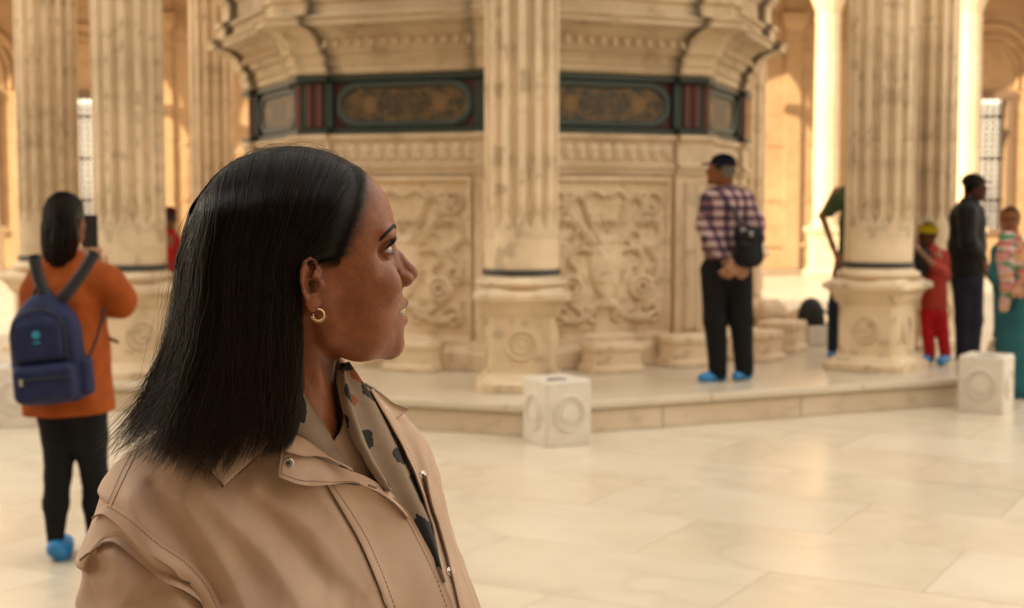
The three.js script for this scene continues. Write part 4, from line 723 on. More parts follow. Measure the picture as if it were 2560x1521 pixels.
  // near front: placket, wide front panel rolling to the edge, snap flap, stand, collar leaf
  const pk = patch('front_placket', [[812, 1208], [858, 1288], [905, 1375], [968, 1535], [1060, 1800]], [[905, 1215], [985, 1262], [1040, 1345], [1122, 1535], [1200, 1800]], 30, 60, { lift: (s, t) => 0.004 + 0.012 * s * s, th: 0.003, w: 0.08, h: 0.2, smooth: 5, parent: coat });
  const flap = patch('lapel', [[700, 1112], [770, 1142], [840, 1168], [900, 1192], [962, 1232], [1006, 1285]], [[684, 1200], [742, 1219], [811, 1216], [878, 1209], [955, 1250], [1004, 1300]], 20, 50, { lift: (s, t) => 0.017 + 0.004 * Math.sin(t * 9) * s + 0.003 * s - 0.004 * t, th: 0.0035, w: 0.05, h: 0.2, smooth: 5, parent: coat });
  patch('collar_stand', [[720, 1086], [762, 1104], [812, 1140], [862, 1172]], [[691, 1130], [742, 1144], [800, 1143], [862, 1178]], 12, 30, { lift: (s, t) => 0.022 + 0.002 * Math.sin(t * 8), th: 0.003, w: 0.02, h: 0.1, smooth: 5, parent: coat });
  const leaf = patch('collar', [[436, 1072], [480, 1130], [520, 1184], [553, 1224]], [[700, 1030], [705, 1078], [680, 1112], [556, 1218]], 26, 26, { lift: (s, t) => 0.008 + 0.004 * (1 - s), th: 0.0035, w: 0.12, h: 0.1, smooth: 5, parent: coat });
  const pa = patch('shoulder_seam', [[236, 1298], [243, 1292], [252, 1288], [267, 1290], [314, 1324], [379, 1386], [444, 1430], [492, 1490], [520, 1535]], [[252, 1270], [262, 1262], [274, 1259], [290, 1266], [340, 1300], [402, 1352], [466, 1396], [520, 1452], [560, 1535]], 10, 60, { f: coatSolid, lift: (s, t) => 0.0052 * (1 - s) * (1 - s * 0.3) + 0.0006, th: 0.0022, w: 0.015, h: 0.16, smooth: 6, parent: coat });
  patch('sleeve_fold', [[205, 1402], [212, 1394], [224, 1380], [244, 1366], [287, 1361], [349, 1408], [414, 1454], [490, 1502], [520, 1545]], [[222, 1374], [230, 1364], [246, 1348], [266, 1336], [305, 1336], [368, 1378], [434, 1424], [512, 1470], [556, 1540]], 10, 60, { f: coatSolid, lift: (s, t) => 0.0075 * (1 - s) + 0.0006, th: 0.0025, w: 0.015, h: 0.16, smooth: 6, parent: coat });
  const row = (pt, s0, t0, s1, t1, n = 30) => Array.from({ length: n + 1 }, (_, k) => { const p = pt.bil(lerp(s0, s1, k / n), lerp(t0, t1, k / n)); return p.addScaledVector(camera.position.clone().sub(p).normalize(), 0.0006); });
  stitches(row(flap, 0.86, 0.03, 0.86, 0.62, 40), coat); stitches(row(flap, 0.1, 0.035, 0.86, 0.035, 12), coat); stitches(row(leaf, 0.06, 0.05, 0.06, 0.98, 24), coat); stitches(row(pk, 0.14, 0.02, 0.14, 0.98, 60), coat); stitches(row(pk, 0.90, 0.18, 0.92, 0.98, 60), coat); stitches(row(far, 0.22, 0.1, 0.3, 0.98, 60), coat);
  seamLine([[812, 1212], [858, 1290], [905, 1377], [968, 1530]], coat, 0.0006, 0.0025);
  seamLine([[345, 1128], [318, 1180], [290, 1240], [268, 1290]], coat); stitches(surfaceLine([[330, 1128], [304, 1180], [278, 1240], [258, 1280]]), coat);
  stitches(row(pa, 0.7, 0.25, 0.7, 0.98, 50), coat);
  const near = row(flap, 0.48, 0.075, 0.48, 0.08, 1)[0]; snap(near.add(V(0, 0, 0.001)), V(-0.05, 0.12, 1).normalize(), 0.0062, coat, true);
  for (const [pt, s, t, r] of [[far, 0.42, 0.100, 0.0054], [far, 0.46, 0.405, 0.0054], [far, 0.30, 0.765, 0.0058]]) { const p = pt.bil(s, t), a = pt.bil(s + 0.05, t), b = pt.bil(s, t + 0.02), n = a.sub(p).cross(b.sub(p)).normalize(); if (n.z < 0) n.negate(); snap(p.clone().addScaledVector(n, 0.0018), n.lerp(V(0, 0, 1), 0.3).normalize(), r, coat, false); }
}
// ---------------------------------------------------------------- brows, lashes, earring
const hairMat = mat({ vertexColors: true, roughness: 0.42, specularIntensity: 0.34 });
class Strands {                                                              // many thin three-sided hairs in one mesh
  constructor() { this.pos = []; this.nor = []; this.col = []; this.idx = []; }
  add(pts, r0, r1, c, tip = 0) {
    const n = pts.length, base = this.pos.length / 3, T = V(), U = V(0.3, 0.2, 0.93).normalize(), W = V();
    for (let i = 0; i < n; i++) {
      T.copy(pts[Math.min(n - 1, i + 1)]).sub(pts[Math.max(0, i - 1)]).normalize(); U.addScaledVector(T, -U.dot(T)).normalize(); W.crossVectors(T, U);
      const t = i / (n - 1), r = lerp(r0, r1, t * t) * Math.min(1, 0.3 + t * 6);
      for (let k = 0; k < 3; k++) { const a = k * 2.0944, x = U.x * Math.cos(a) + W.x * Math.sin(a), y = U.y * Math.cos(a) + W.y * Math.sin(a), z = U.z * Math.cos(a) + W.z * Math.sin(a); this.pos.push(pts[i].x + x * r, pts[i].y + y * r, pts[i].z + z * r); this.nor.push(x, y, z); const e = 1 + tip * t * t; this.col.push(c[0] * e, c[1] * e * (1 - 0.06 * tip * t), c[2] * e * (1 - 0.12 * tip * t)); }
      if (i) for (let k = 0; k < 3; k++) { const a = base + (i - 1) * 3 + k, b = base + (i - 1) * 3 + (k + 1) % 3; this.idx.push(a, b, b + 3, a, b + 3, a + 3); }
    }
  }
  geo() { const g = new THREE.BufferGeometry(); g.setAttribute('position', new THREE.Float32BufferAttribute(this.pos, 3)); g.setAttribute('normal', new THREE.Float32BufferAttribute(this.nor, 3)); g.setAttribute('color', new THREE.Float32BufferAttribute(this.col, 3)); g.setIndex(this.idx); return g; }
}
const onHead = (x, y, s) => { let z = 9; for (let i = 0; i < 60; i++) { const d = headF(x, y, z); if (d < 0.004) break; z -= d * 0.7; if (z < -1) return null; } return [x, y, z * s]; };
for (const s of [1, -1]) {
  const b = new Strands();
  for (let i = 0; i < 320; i++) {
    const t = Math.pow(rnd(), 0.9), c = spline(BROW, t), w = 0.26 * Math.min(1, 0.25 + t * 1.3), off = rr(-w, w), p = onHead(c[0], c[1] + off, 1); if (!p) continue;
    const L = rr(0.35, 0.7), dir = [-0.75, -0.35 - off * 1.2 + 0.9 * sstep(0.55, 1, t), 0.25], q = [0, 0.5, 1].map(k => { const r = onHead(p[0] + dir[0] * L * k, p[1] + dir[1] * L * k, 1); return r ? headPt(r[0] + 0.05, r[1], (r[2] + 0.05 + 0.03 * Math.sin(k * 3)) * s) : null; });
    if (q.every(Boolean)) b.add(q, 0.00018, 0.00005, [0.014, 0.009, 0.007]);
  }
  part('eyebrow', b.geo(), hairMat, woman);
  const l = new Strands();
  for (let i = 0; i < 95; i++) {
    const az = lerp(-0.75, 1.15, (i + rnd() * 0.6) / 95), w = Math.sqrt(Math.max(0, 1 - (az / 1.22) ** 2)), el = 0.36 * w - 0.17 * az + 0.06, A = az + 0.26, R = EYER + 0.10, L = rr(0.5, 0.95);
    const q = []; for (let k = 0; k <= 6; k++) { const t = k / 6, r = R + L * t, e = el + 0.10 * t + (0.16 + 0.10 * Math.sin(i * 2.3)) * t * t; q.push(headPt(EYEC[0] + Math.cos(A) * Math.cos(e) * r, EYEC[1] + 0.10 + Math.sin(e) * r + 0.12 * t * t, (EYEC[2] + Math.sin(A) * Math.cos(e) * r) * s)); }
    l.add(q, 0.00022, 0.00006, [0.006, 0.005, 0.005]);
  }
  for (let i = 0; i < 34; i++) {
    const az = lerp(-0.5, 1.1, (i + rnd() * 0.6) / 34), w = Math.sqrt(Math.max(0, 1 - (az / 1.22) ** 2)), el = -0.21 * w - 0.17 * az - 0.05, A = az + 0.26, L = rr(0.1, 0.22), q = [];
    for (let k = 0; k <= 3; k++) { const t = k / 3, r = EYER + 0.10 + L * t, e = el - 0.12 * t; q.push(headPt(EYEC[0] + Math.cos(A) * Math.cos(e) * r, EYEC[1] + 0.10 + Math.sin(e) * r, (EYEC[2] + Math.sin(A) * Math.cos(e) * r) * s)); }
    l.add(q, 0.00014, 0.00005, [0.008, 0.006, 0.006]);
  }
  part('eyelash', l.geo(), hairMat, woman);
}
{
  const gold = mat({ color: lin(0.80, 0.56, 0.32), metalness: 1, roughness: 0.18 }), C = [-0.18, -3.05, 7.35], R = 0.60, gs = [];
  const ringPt = (a, r = R) => headPt(C[0] + Math.cos(a) * r, C[1] + Math.sin(a) * r, C[2] - 0.15 * Math.cos(a));
  const pts = []; for (let i = 0; i <= 40; i++) pts.push(ringPt(1.75 - i / 40 * 5.2)); gs.push(tube(pts, t => 0.0006 + 0.0007 * Math.sin(Math.PI * Math.min(1, t * 1.4 + 0.1)), 0, 10));
  const e = part('earring', gs[0], gold, woman);
  for (let k = 0; k < 9; k++) { const a = -0.25 - k * 0.32, c = ringPt(a, R + 0.03), tip = ringPt(a - 0.05, R + 0.30), tip2 = ringPt(a, R - 0.12); part('earring_bead', tube([tip2, c, tip], t => 0.0009 * Math.sin(0.5 + t * 2.4), 0, 8), gold, e); }
}
// ---------------------------------------------------------------- hair: a full inner mass and the strands that lie over it
const HB = [[-24, -20.5], [-18, -18.6], [-13.5, -16.6], [-9, -15.2], [-4, -13.9], [0, -13.4], [4, -12.9], [8, -11.7], [11, -9.5]], HF = [[-24, -5], [-18, -3.2], [-14, -1.6], [-9, -0.9], [-4, -1.0], [0, -1.0], [3, -0.9], [8, 3]];
const HZ = [[-24, 12.5], [-18, 11.4], [-10, 9.0], [-4, 8.1], [0, 7.9], [4, 7.9], [8, 7.6]];
const hairF = (() => {
  const capE = ell(-1.3, 6.0, 0, 10.6, 8.75, 7.95);
  const drape = (x, y, z) => { const b = table(HB, y, 1), f = table(HF, y, 1), rx = (f - b) / 2, rz = table(HZ, y, 1), u = Math.abs((x - (b + f) / 2) / rx), v = Math.abs(z / rz); return (Math.pow(Math.pow(u, 4) + Math.pow(v, 4), 0.25) - 1) * Math.min(rx, rz); };
  return (x, y, z) => {
    const az = Math.abs(z);
    let d = smin(smax(capE(x, y, z), -(y - 1.5), 1.2), smax(smax(drape(x, y, z), y - 9, 1.5), -20 - y, 0.5), 1.6);
    const e = hairline(x, y, az) + (y < 3.2 ? Math.max(0, az > 5 ? 0 : 0) : 0);
    return smax(d, e * 0.9, 0.7);
  };
})();
const onHair = (x, y, off) => { let z = 13; for (let i = 0; i < 95; i++) { const d = hairF(x, y, z) - off; if (d < 0.01) return z; z -= Math.max(d * 0.6, 0.01); if (z < -0.5) return null; } return z; };
{
  const inner = (x, y, z) => smax(hairF(x, y, z) + lerp(0.5, 1.7, sstep(0, 4, y)), -11.8 - y - 0.3 * Math.sin(x * 1.3), 0.6);
  part('hair', fieldMesh(inner, [-25, -22, -11], [8, 15.5, 11], 0.32, { place: headPt, color: () => [0.005, 0.0042, 0.004] }), hairMat, woman);
  const S = new Strands(), col = (k) => { const b = rnd(), w = b < 0.14 ? 2.6 : b < 0.4 ? 1.5 : 1; return [0.0078 * w * k, 0.0050 * w * k, 0.0038 * w * k]; };
  const path = (x0, y0, xt, end, off, wob, ph, flick) => {
    const pts = [], f0 = table(HF, 2, 1), b0 = table(HB, 2, 1), u = clamp((xt - b0) / (f0 - b0), -0.02, 0.965), n1 = 13, n2 = 17;
    let lastZ = null;
    for (let i = 0; i <= n1 + n2; i++) {
      let x, y;
      if (i <= n1) { const t = Math.pow(i / n1, 1.15), cx = xt + 0.52 * (x0 - xt), cy = Math.max(y0 + (2 - y0) * 0.26, Math.min(y0, 3.6)); x = (1 - t) ** 2 * x0 + 2 * t * (1 - t) * cx + t * t * xt; y = (1 - t) ** 2 * y0 + 2 * t * (1 - t) * cy + t * t * 2.0; }
      else { const t = (i - n1) / n2; y = 2 + (end - 2) * t; const b = table(HB, y, 1), f = table(HF, y, 1); x = b + (f - b) * u; }
      const q = sstep(y0, y0 - 4, y); const e = i > n1 ? (i - n1) / n2 : 0; x += wob * q * (Math.sin(y * 0.42 + ph) * (0.14 + 0.5 * e * e) + Math.sin(y * 1.1 + ph * 2.3) * (0.05 + 0.12 * e)) - flick * e * e * e * (u < 0.55 ? (0.55 - u) / 0.55 : 0) + (u > 0.7 ? -0.6 * e * e * Math.sin(ph * 3) : 0); 
      let z = onHair(x, y, off * (0.25 + 0.75 * q)); if (z !== null && y > 2) { const k = sstep(0.1, 2.6, -hairline(x, y, z)); if (k < 1) { const hp = onHead(x, y, 1); if (hp) z = lerp(hp[2] + 0.05 - off * 0.2, z, k); } } if (z === null) z = lastZ === null ? 0.1 : lastZ * 0.9; lastZ = z;
      pts.push(headPt(x, y, z));
    }
    return pts;
  };
  const CL = 560, clumps = [];
  for (let c = 0; c < CL; c++) clumps.push({ s: rnd(), off: -rnd() * 0.25, ph: rr(0, 6.3), end: rr(-2.6, 1.9), k: rr(0.75, 1.35), w: rr(0.5, 1.4), fl: rr(0, 3.2) });
  clumps.sort((a, b) => a.s - b.s);
  const make = (side, N, thick) => {
    for (let i = 0; i < N; i++) {
      const front = rnd() < 0.42, c = clumps[Math.floor(rnd() * CL)];
      let x0, y0, xt;
      if (front) { y0 = lerp(2.95, 13.2, Math.pow(c.s, 0.8)) + rr(-0.25, 0.45); x0 = table([[2.3, 0.0], [2.9, 2.0], [4, 2.7], [5.9, 3.4], [7.9, 4.3], [9.5, 4.8], [11.6, 5.7], [14, 6.0]], y0, 1) + 0.1 - Math.pow(rnd(), 0.8) * 1.9; x0 = Math.min(x0, 0.15 + 9.45 * Math.sqrt(Math.max(0, 1 - ((y0 - 6) / 8.1) ** 2))); xt = -1.25 - (1 - c.s) * 0.3 - c.s * 2.6 - rnd() * 0.5; }
      else { x0 = lerp(-11.3, 5.8, c.s) + rr(-0.25, 0.25); const zr = rr(0.1, 1.6); y0 = 15.2; while (y0 > 3 && hairF(x0, y0, zr) > -0.05) y0 -= 0.06; xt = -1.25 - (5.9 - x0) * 0.71 + rr(-0.15, 0.15); }
      const f0 = -0.95, b0 = -13.2, u = clamp((xt - b0) / (f0 - b0), 0, 1);
      const end = table([[0, -15.2], [0.2, -14.9], [0.4, -16.2], [0.5, -15.8], [0.62, -14.6], [0.9, -13.8], [1, -12.2]], u, 1) + c.end + rr(-0.9, 0.5);
      const p = path(x0, y0, xt, end, c.off + rr(-0.10, 0.06) + (rnd() < 0.04 ? rr(0.05, 0.25) : 0), c.w, c.ph + rr(-0.25, 0.25), c.fl * rr(0.6, 1.3));
      if (side < 0) for (const q of p) { const h = toHead(q); const m = headPt(h[0], h[1], -h[2]); q.copy(m); }
      for (let k = 14; k < p.length; k++) for (let it = 0; it < 2; it++) { const d = coatSolid(p[k].x, p[k].y, p[k].z) - 0.010; if (d < 0) p[k].addScaledVector(grad(coatSolid, p[k], 0.003), Math.min(-d, 0.02)); }
      S.add(p, thick * rr(0.8, 1.3), thick * 0.2, col(c.k), 1.6);
    }
  };
  make(1, 7200, 0.00042); make(-1, 1500, 0.0007);
  // loose hairs in the air behind and over the crown
  for (let i = 0; i < 330; i++) {
    const back = rnd() < 0.72, c = [0.016, 0.011, 0.009];
    if (back) {
      const y0 = rr(2, 11), b = table(HB, y0, 1), z0 = rr(-4, 5), q = [], end = rr(-21, -8), bow = Math.abs(gauss()) * 1.5, ph = rr(0, 6), fl = Math.abs(gauss()) * 2.2;
      for (let k = 0; k <= 22; k++) { const t = k / 22, y = lerp(y0, end, t), x = table(HB, y, 1) + 0.5 + rr(0, 0) - bow * Math.sin(Math.PI * t) - fl * t * t * t + 0.25 * Math.sin(t * 7 + ph); q.push(headPt(x, y, z0 + 0.6 * Math.sin(t * 4 + ph))); }
      S.add(q, 0.00013, 0.00005, c);
    } else {
      const x0 = rr(-10, 5), q = [], len = rr(2, 7), lift = rr(0.05, 0.7), z0 = rr(0, 3.5); let ok = true;
      for (let k = 0; k <= 14; k++) { const t = k / 14, x = x0 - len * t; let y = 15.4; while (y > 0 && hairF(x, y, z0) > lift * Math.sin(Math.PI * Math.min(1, t * 1.3))) y -= 0.05; if (y < 1) ok = false; q.push(headPt(x, y, z0)); }
      if (ok) S.add(q, 0.00012, 0.00005, c);
    }
  }
  // wisps that leave the ends behind the shoulder
  for (let i = 0; i < 520; i++) {
    const y0 = rr(-12.5, -5), b = table(HB, y0, 1), f = table(HF, y0, 1), u = Math.pow(rnd(), 1.6) * 0.55, x0 = b + (f - b) * u + 0.2, z0 = (onHair(x0 + 0.3, y0, 0) ?? 2) * rr(0.3, 1), L = rr(4, 9), fl = rr(1, 6) * (1 - u), ph = rr(0, 6), q = [];
    for (let k = 0; k <= 14; k++) { const t = k / 14; q.push(headPt(x0 - fl * t * t - 0.3 * t + 0.15 * Math.sin(t * 6 + ph), y0 - L * t * (1 - 0.28 * t * fl / 6), z0 + 0.5 * Math.sin(t * 3 + ph) * t)); }
    S.add(q, 0.00022, 0.00005, [0.020, 0.012, 0.008]);
  }
  part('hair_strands', S.geo(), hairMat, woman).userData.kind = 'stuff';
  S.pos = []; S.nor = []; S.col = []; S.idx = [];
  // short hairs before the ear
  for (let i = 0; i < 220; i++) {
    const x0 = rr(0.0, 2.6), y0 = 3.1 - 0.1 * x0 + rr(-0.4, 0.3), L = rr(0.5, 1.6), q = [];
    for (let k = 0; k <= 4; k++) { const t = k / 4, p = onHead(x0 - L * t * 0.55, y0 - L * t * 0.75, 1); if (p) q.push(headPt(p[0] + 0.02, p[1], p[2] + 0.04)); }
    if (q.length === 5) S.add(q, 0.00010, 0.00003, [0.014, 0.009, 0.007]);
  }
  // fine short hairs along the hairline
  for (let i = 0; i < 2200; i++) {
    const y0 = lerp(2.7, 12.7, rnd()), e = table([[2.3, 0.0], [2.9, 2.2], [4, 2.9], [5.9, 3.6], [7.9, 4.5], [9.5, 5.0], [11.6, 5.9], [14, 6.3]], y0, 1), x0 = e + gauss() * 0.35 - 2.4 * rnd() + 0.35, L = rr(0.8, 2.6), q = [];
    for (let k = 0; k <= 4; k++) { const t = k / 4, p = onHead(x0 - L * t * 0.9, y0 - L * t * (0.25 + 0.03 * (y0 - 3)) + 0.1 * t, 1); if (p) { const n = [p[0] * 0.02, (p[1] - 5) * 0.008, 0.05]; q.push(headPt(p[0] + n[0], p[1] + n[1] * 1.0, p[2] + 0.035 + 0.03 * t)); } }
    if (q.length === 5) S.add(q, 0.00012, 0.00004, [0.012, 0.008, 0.006]);
  }
  part('hairline', S.geo(), hairMat, woman).userData.kind = 'stuff';
}
// ---------------------------------------------------------------- the other visitors
const tones = { brown: [0.85, 0.9, 0.95], tan: [1.6, 1.9, 2.1], pale: [2.1, 2.6, 3.0], dark: [0.6, 0.6, 0.62] };
const skinPlain = (t) => [0.235 * tones[t][0], 0.097 * tones[t][1], 0.047 * tones[t][2]];
const skinB = mat({ vertexColors: true, roughness: 0.55 });
const coverMat = mat({ ...(() => { const t = texture(128, (u, v) => { const n = fbm(u * 10, v * 10, 3, 4, 10); return [0.02 + 0.02 * n, 0.20 + 0.10 * n, 0.46 + 0.14 * n]; }); t.repeat.set(5, 5); return { map: t }; })(), roughness: 0.45, sheen: 0.2 });
const knit = (c, rough = 0.85) => { const t = texture(128, (u, v) => { const n = 1 + 0.25 * fbm(u * 8, v * 8, 6, 4, 8); return c.map(q => q * n); }); t.repeat.set(3, 3); return mat({ map: t, roughness: rough, specularIntensity: 0.35 }); };
function tint(g, c) { const n = g.attributes.position.count, a = new Float32Array(n * 3); for (let i = 0; i < n; i++) a.set(c, i * 3); g.setAttribute('color', new THREE.BufferAttribute(a, 3)); return g; }
function joinColored(list) { const gs = list.map(g => { const h = g.index ? g.toNonIndexed() : g; for (const k of Object.keys(h.attributes)) if (!['position', 'normal', 'uv', 'color'].includes(k)) h.deleteAttribute(k); return h; }); return mergeGeometries(gs); }
function boundsOf(list, pad) { const lo = [1e9, 1e9, 1e9], hi = [-1e9, -1e9, -1e9]; for (const [p, r] of list) [p.x, p.y, p.z].forEach((v, k) => { lo[k] = Math.min(lo[k], v - r - pad); hi[k] = Math.max(hi[k], v + r + pad); }); return [lo, hi]; }
function limbs(J, list, k, cell, opt = {}) {                                 // list of [x, y, depth offset, radius] pairs in picture measure, turned into real points
  const fs = [], pts = [];
  for (const c of list) for (let i = 0; i + 1 < c.length; i++) { const a = J(...c[i]), b = J(...c[i + 1]); fs.push(capV(a.p, a.r, b.p, b.r)); pts.push([a.p, a.r], [b.p, b.r]); }
  let f = blend(k, ...fs); if (opt.extra) f = opt.extra(f);
  const [lo, hi] = boundsOf(pts, cell * 3 + 0.01);
  return fieldMesh(f, lo, hi, cell, { slack: opt.slack || 0.01, color: opt.color });
}
function handGeo(w, dir, palm, size, color, curl = 0.7) {                    // wrist, direction of the fingers, the way the palm faces
  const d = dir.clone().normalize(), n = palm.clone().addScaledVector(d, -palm.dot(d)).normalize(), s = d.clone().cross(n), P = (a, b, c) => w.clone().addScaledVector(d, a * size).addScaledVector(s, b * size).addScaledVector(n, c * size), fs = [], L = [0.042, 0.048, 0.045, 0.035];
  for (let i = 0; i < 4; i++) { const o = (i - 1.5) * 0.021, a = P(0.085, o, 0), b = P(0.085 + L[i] * Math.cos(curl * 0.6), o * 1.08, L[i] * Math.sin(curl * 0.6)), c = P(0.085 + L[i] * Math.cos(curl * 0.6) + L[i] * 0.8 * Math.cos(curl * 1.6), o * 1.05, L[i] * Math.sin(curl * 0.6) + L[i] * 0.8 * Math.sin(curl * 1.6)); fs.push(capV(P(0.01, o * 0.7, 0), 0.014 * size, a, 0.011 * size), capV(a, 0.0095 * size, b, 0.0085 * size), capV(b, 0.0085 * size, c, 0.007 * size)); }
  const t0 = P(0.02, -0.028, 0.006), t1 = P(0.055, -0.055, 0.02), t2 = P(0.085, -0.058, 0.034); fs.push(capV(t0, 0.014 * size, t1, 0.011 * size), capV(t1, 0.0105 * size, t2, 0.008 * size));
  const f = blend(0.006, ...fs), [lo, hi] = boundsOf([[w, 0.03], [P(0.19, 0, 0.02), 0.03], [P(0.06, 0.06, 0.05), 0.02], [P(0.06, -0.08, -0.02), 0.02]], 0.02);
  return tint(fieldMesh(f, lo, hi, 0.0042), color);
}
function headGeo(c, face, up, s, tone) {                                     // the same kind of head, at its own place, turn, size and skin
  const f = face.clone().normalize(), u = up.clone().addScaledVector(f, -up.dot(f)).normalize(), l = f.clone().cross(u), place = (x, y, z, w = 1) => V(0, 0, 0).addScaledVector(f, x * 0.01 * s).addScaledVector(u, (y - 3) * 0.01 * s).addScaledVector(l, z * 0.01 * s).addScaledVector(c, w), t = tones[tone];
  const hf = (x, y, z) => smax(headF(x, y, z), -11 - y, 0.8);
  return fieldMesh(hf, [-10.5, -12.5, -9.5], [13.5, 15.5, 9.5], 0.5, { place, color: (x, y, z, a, b, d) => { const q = skinCol(x, y, z, a, b, d); const inEye = x > 7 && Math.hypot(x - EYEC[0], y - EYEC[1], Math.abs(z) - EYEC[2]) < EYER + 0.1; return inEye ? [0.03, 0.02, 0.018] : q.map((v, i) => v * t[i]); } });
}
function onHeadField(c, face, up, s, fn, cell, bounds, m, parent, name) {    // hats, scarves and hair shaped in the head's own centimetres
  const f = face.clone().normalize(), u = up.clone().addScaledVector(f, -up.dot(f)).normalize(), l = f.clone().cross(u), place = (x, y, z, w = 1) => V(0, 0, 0).addScaledVector(f, x * 0.01 * s).addScaledVector(u, (y - 3) * 0.01 * s).addScaledVector(l, z * 0.01 * s).addScaledVector(c, w);
  return part(name, fieldMesh(fn, bounds[0], bounds[1], cell, { place }), m, parent);
}
const joints = (depth) => { const k = depth / FPX; return (x, y, dd = 0, r = 10) => ({ p: at(x, y, depth + dd), r: r * k }); };
const capF = (bill) => { const dome = ell(-0.6, 7.2, 0, 9.9, 7.9, 8.0), brim = ell(10.5, 7.6, 0, 6.0, 0.7, 6.0); return (x, y, z) => { const d = smax(dome(x, y, z), 6.2 + 0.05 * x - y, 0.8); return bill ? smin(d, brim(x, y + Math.max(0, x - 9) * 0.16 + z * z * 0.02, z), 0.6) : d; }; };
const UP = V(0, 1, 0);
function shoe(J, list, parent) { for (const c of list) part('shoe_cover', limbs(J, [c], 0.03, 0.008, { extra: f => (x, y, z) => f(x, y, z) - 0.004 * fbm(x * 50, y * 50, z * 50, 3) }), coverMat, parent); }

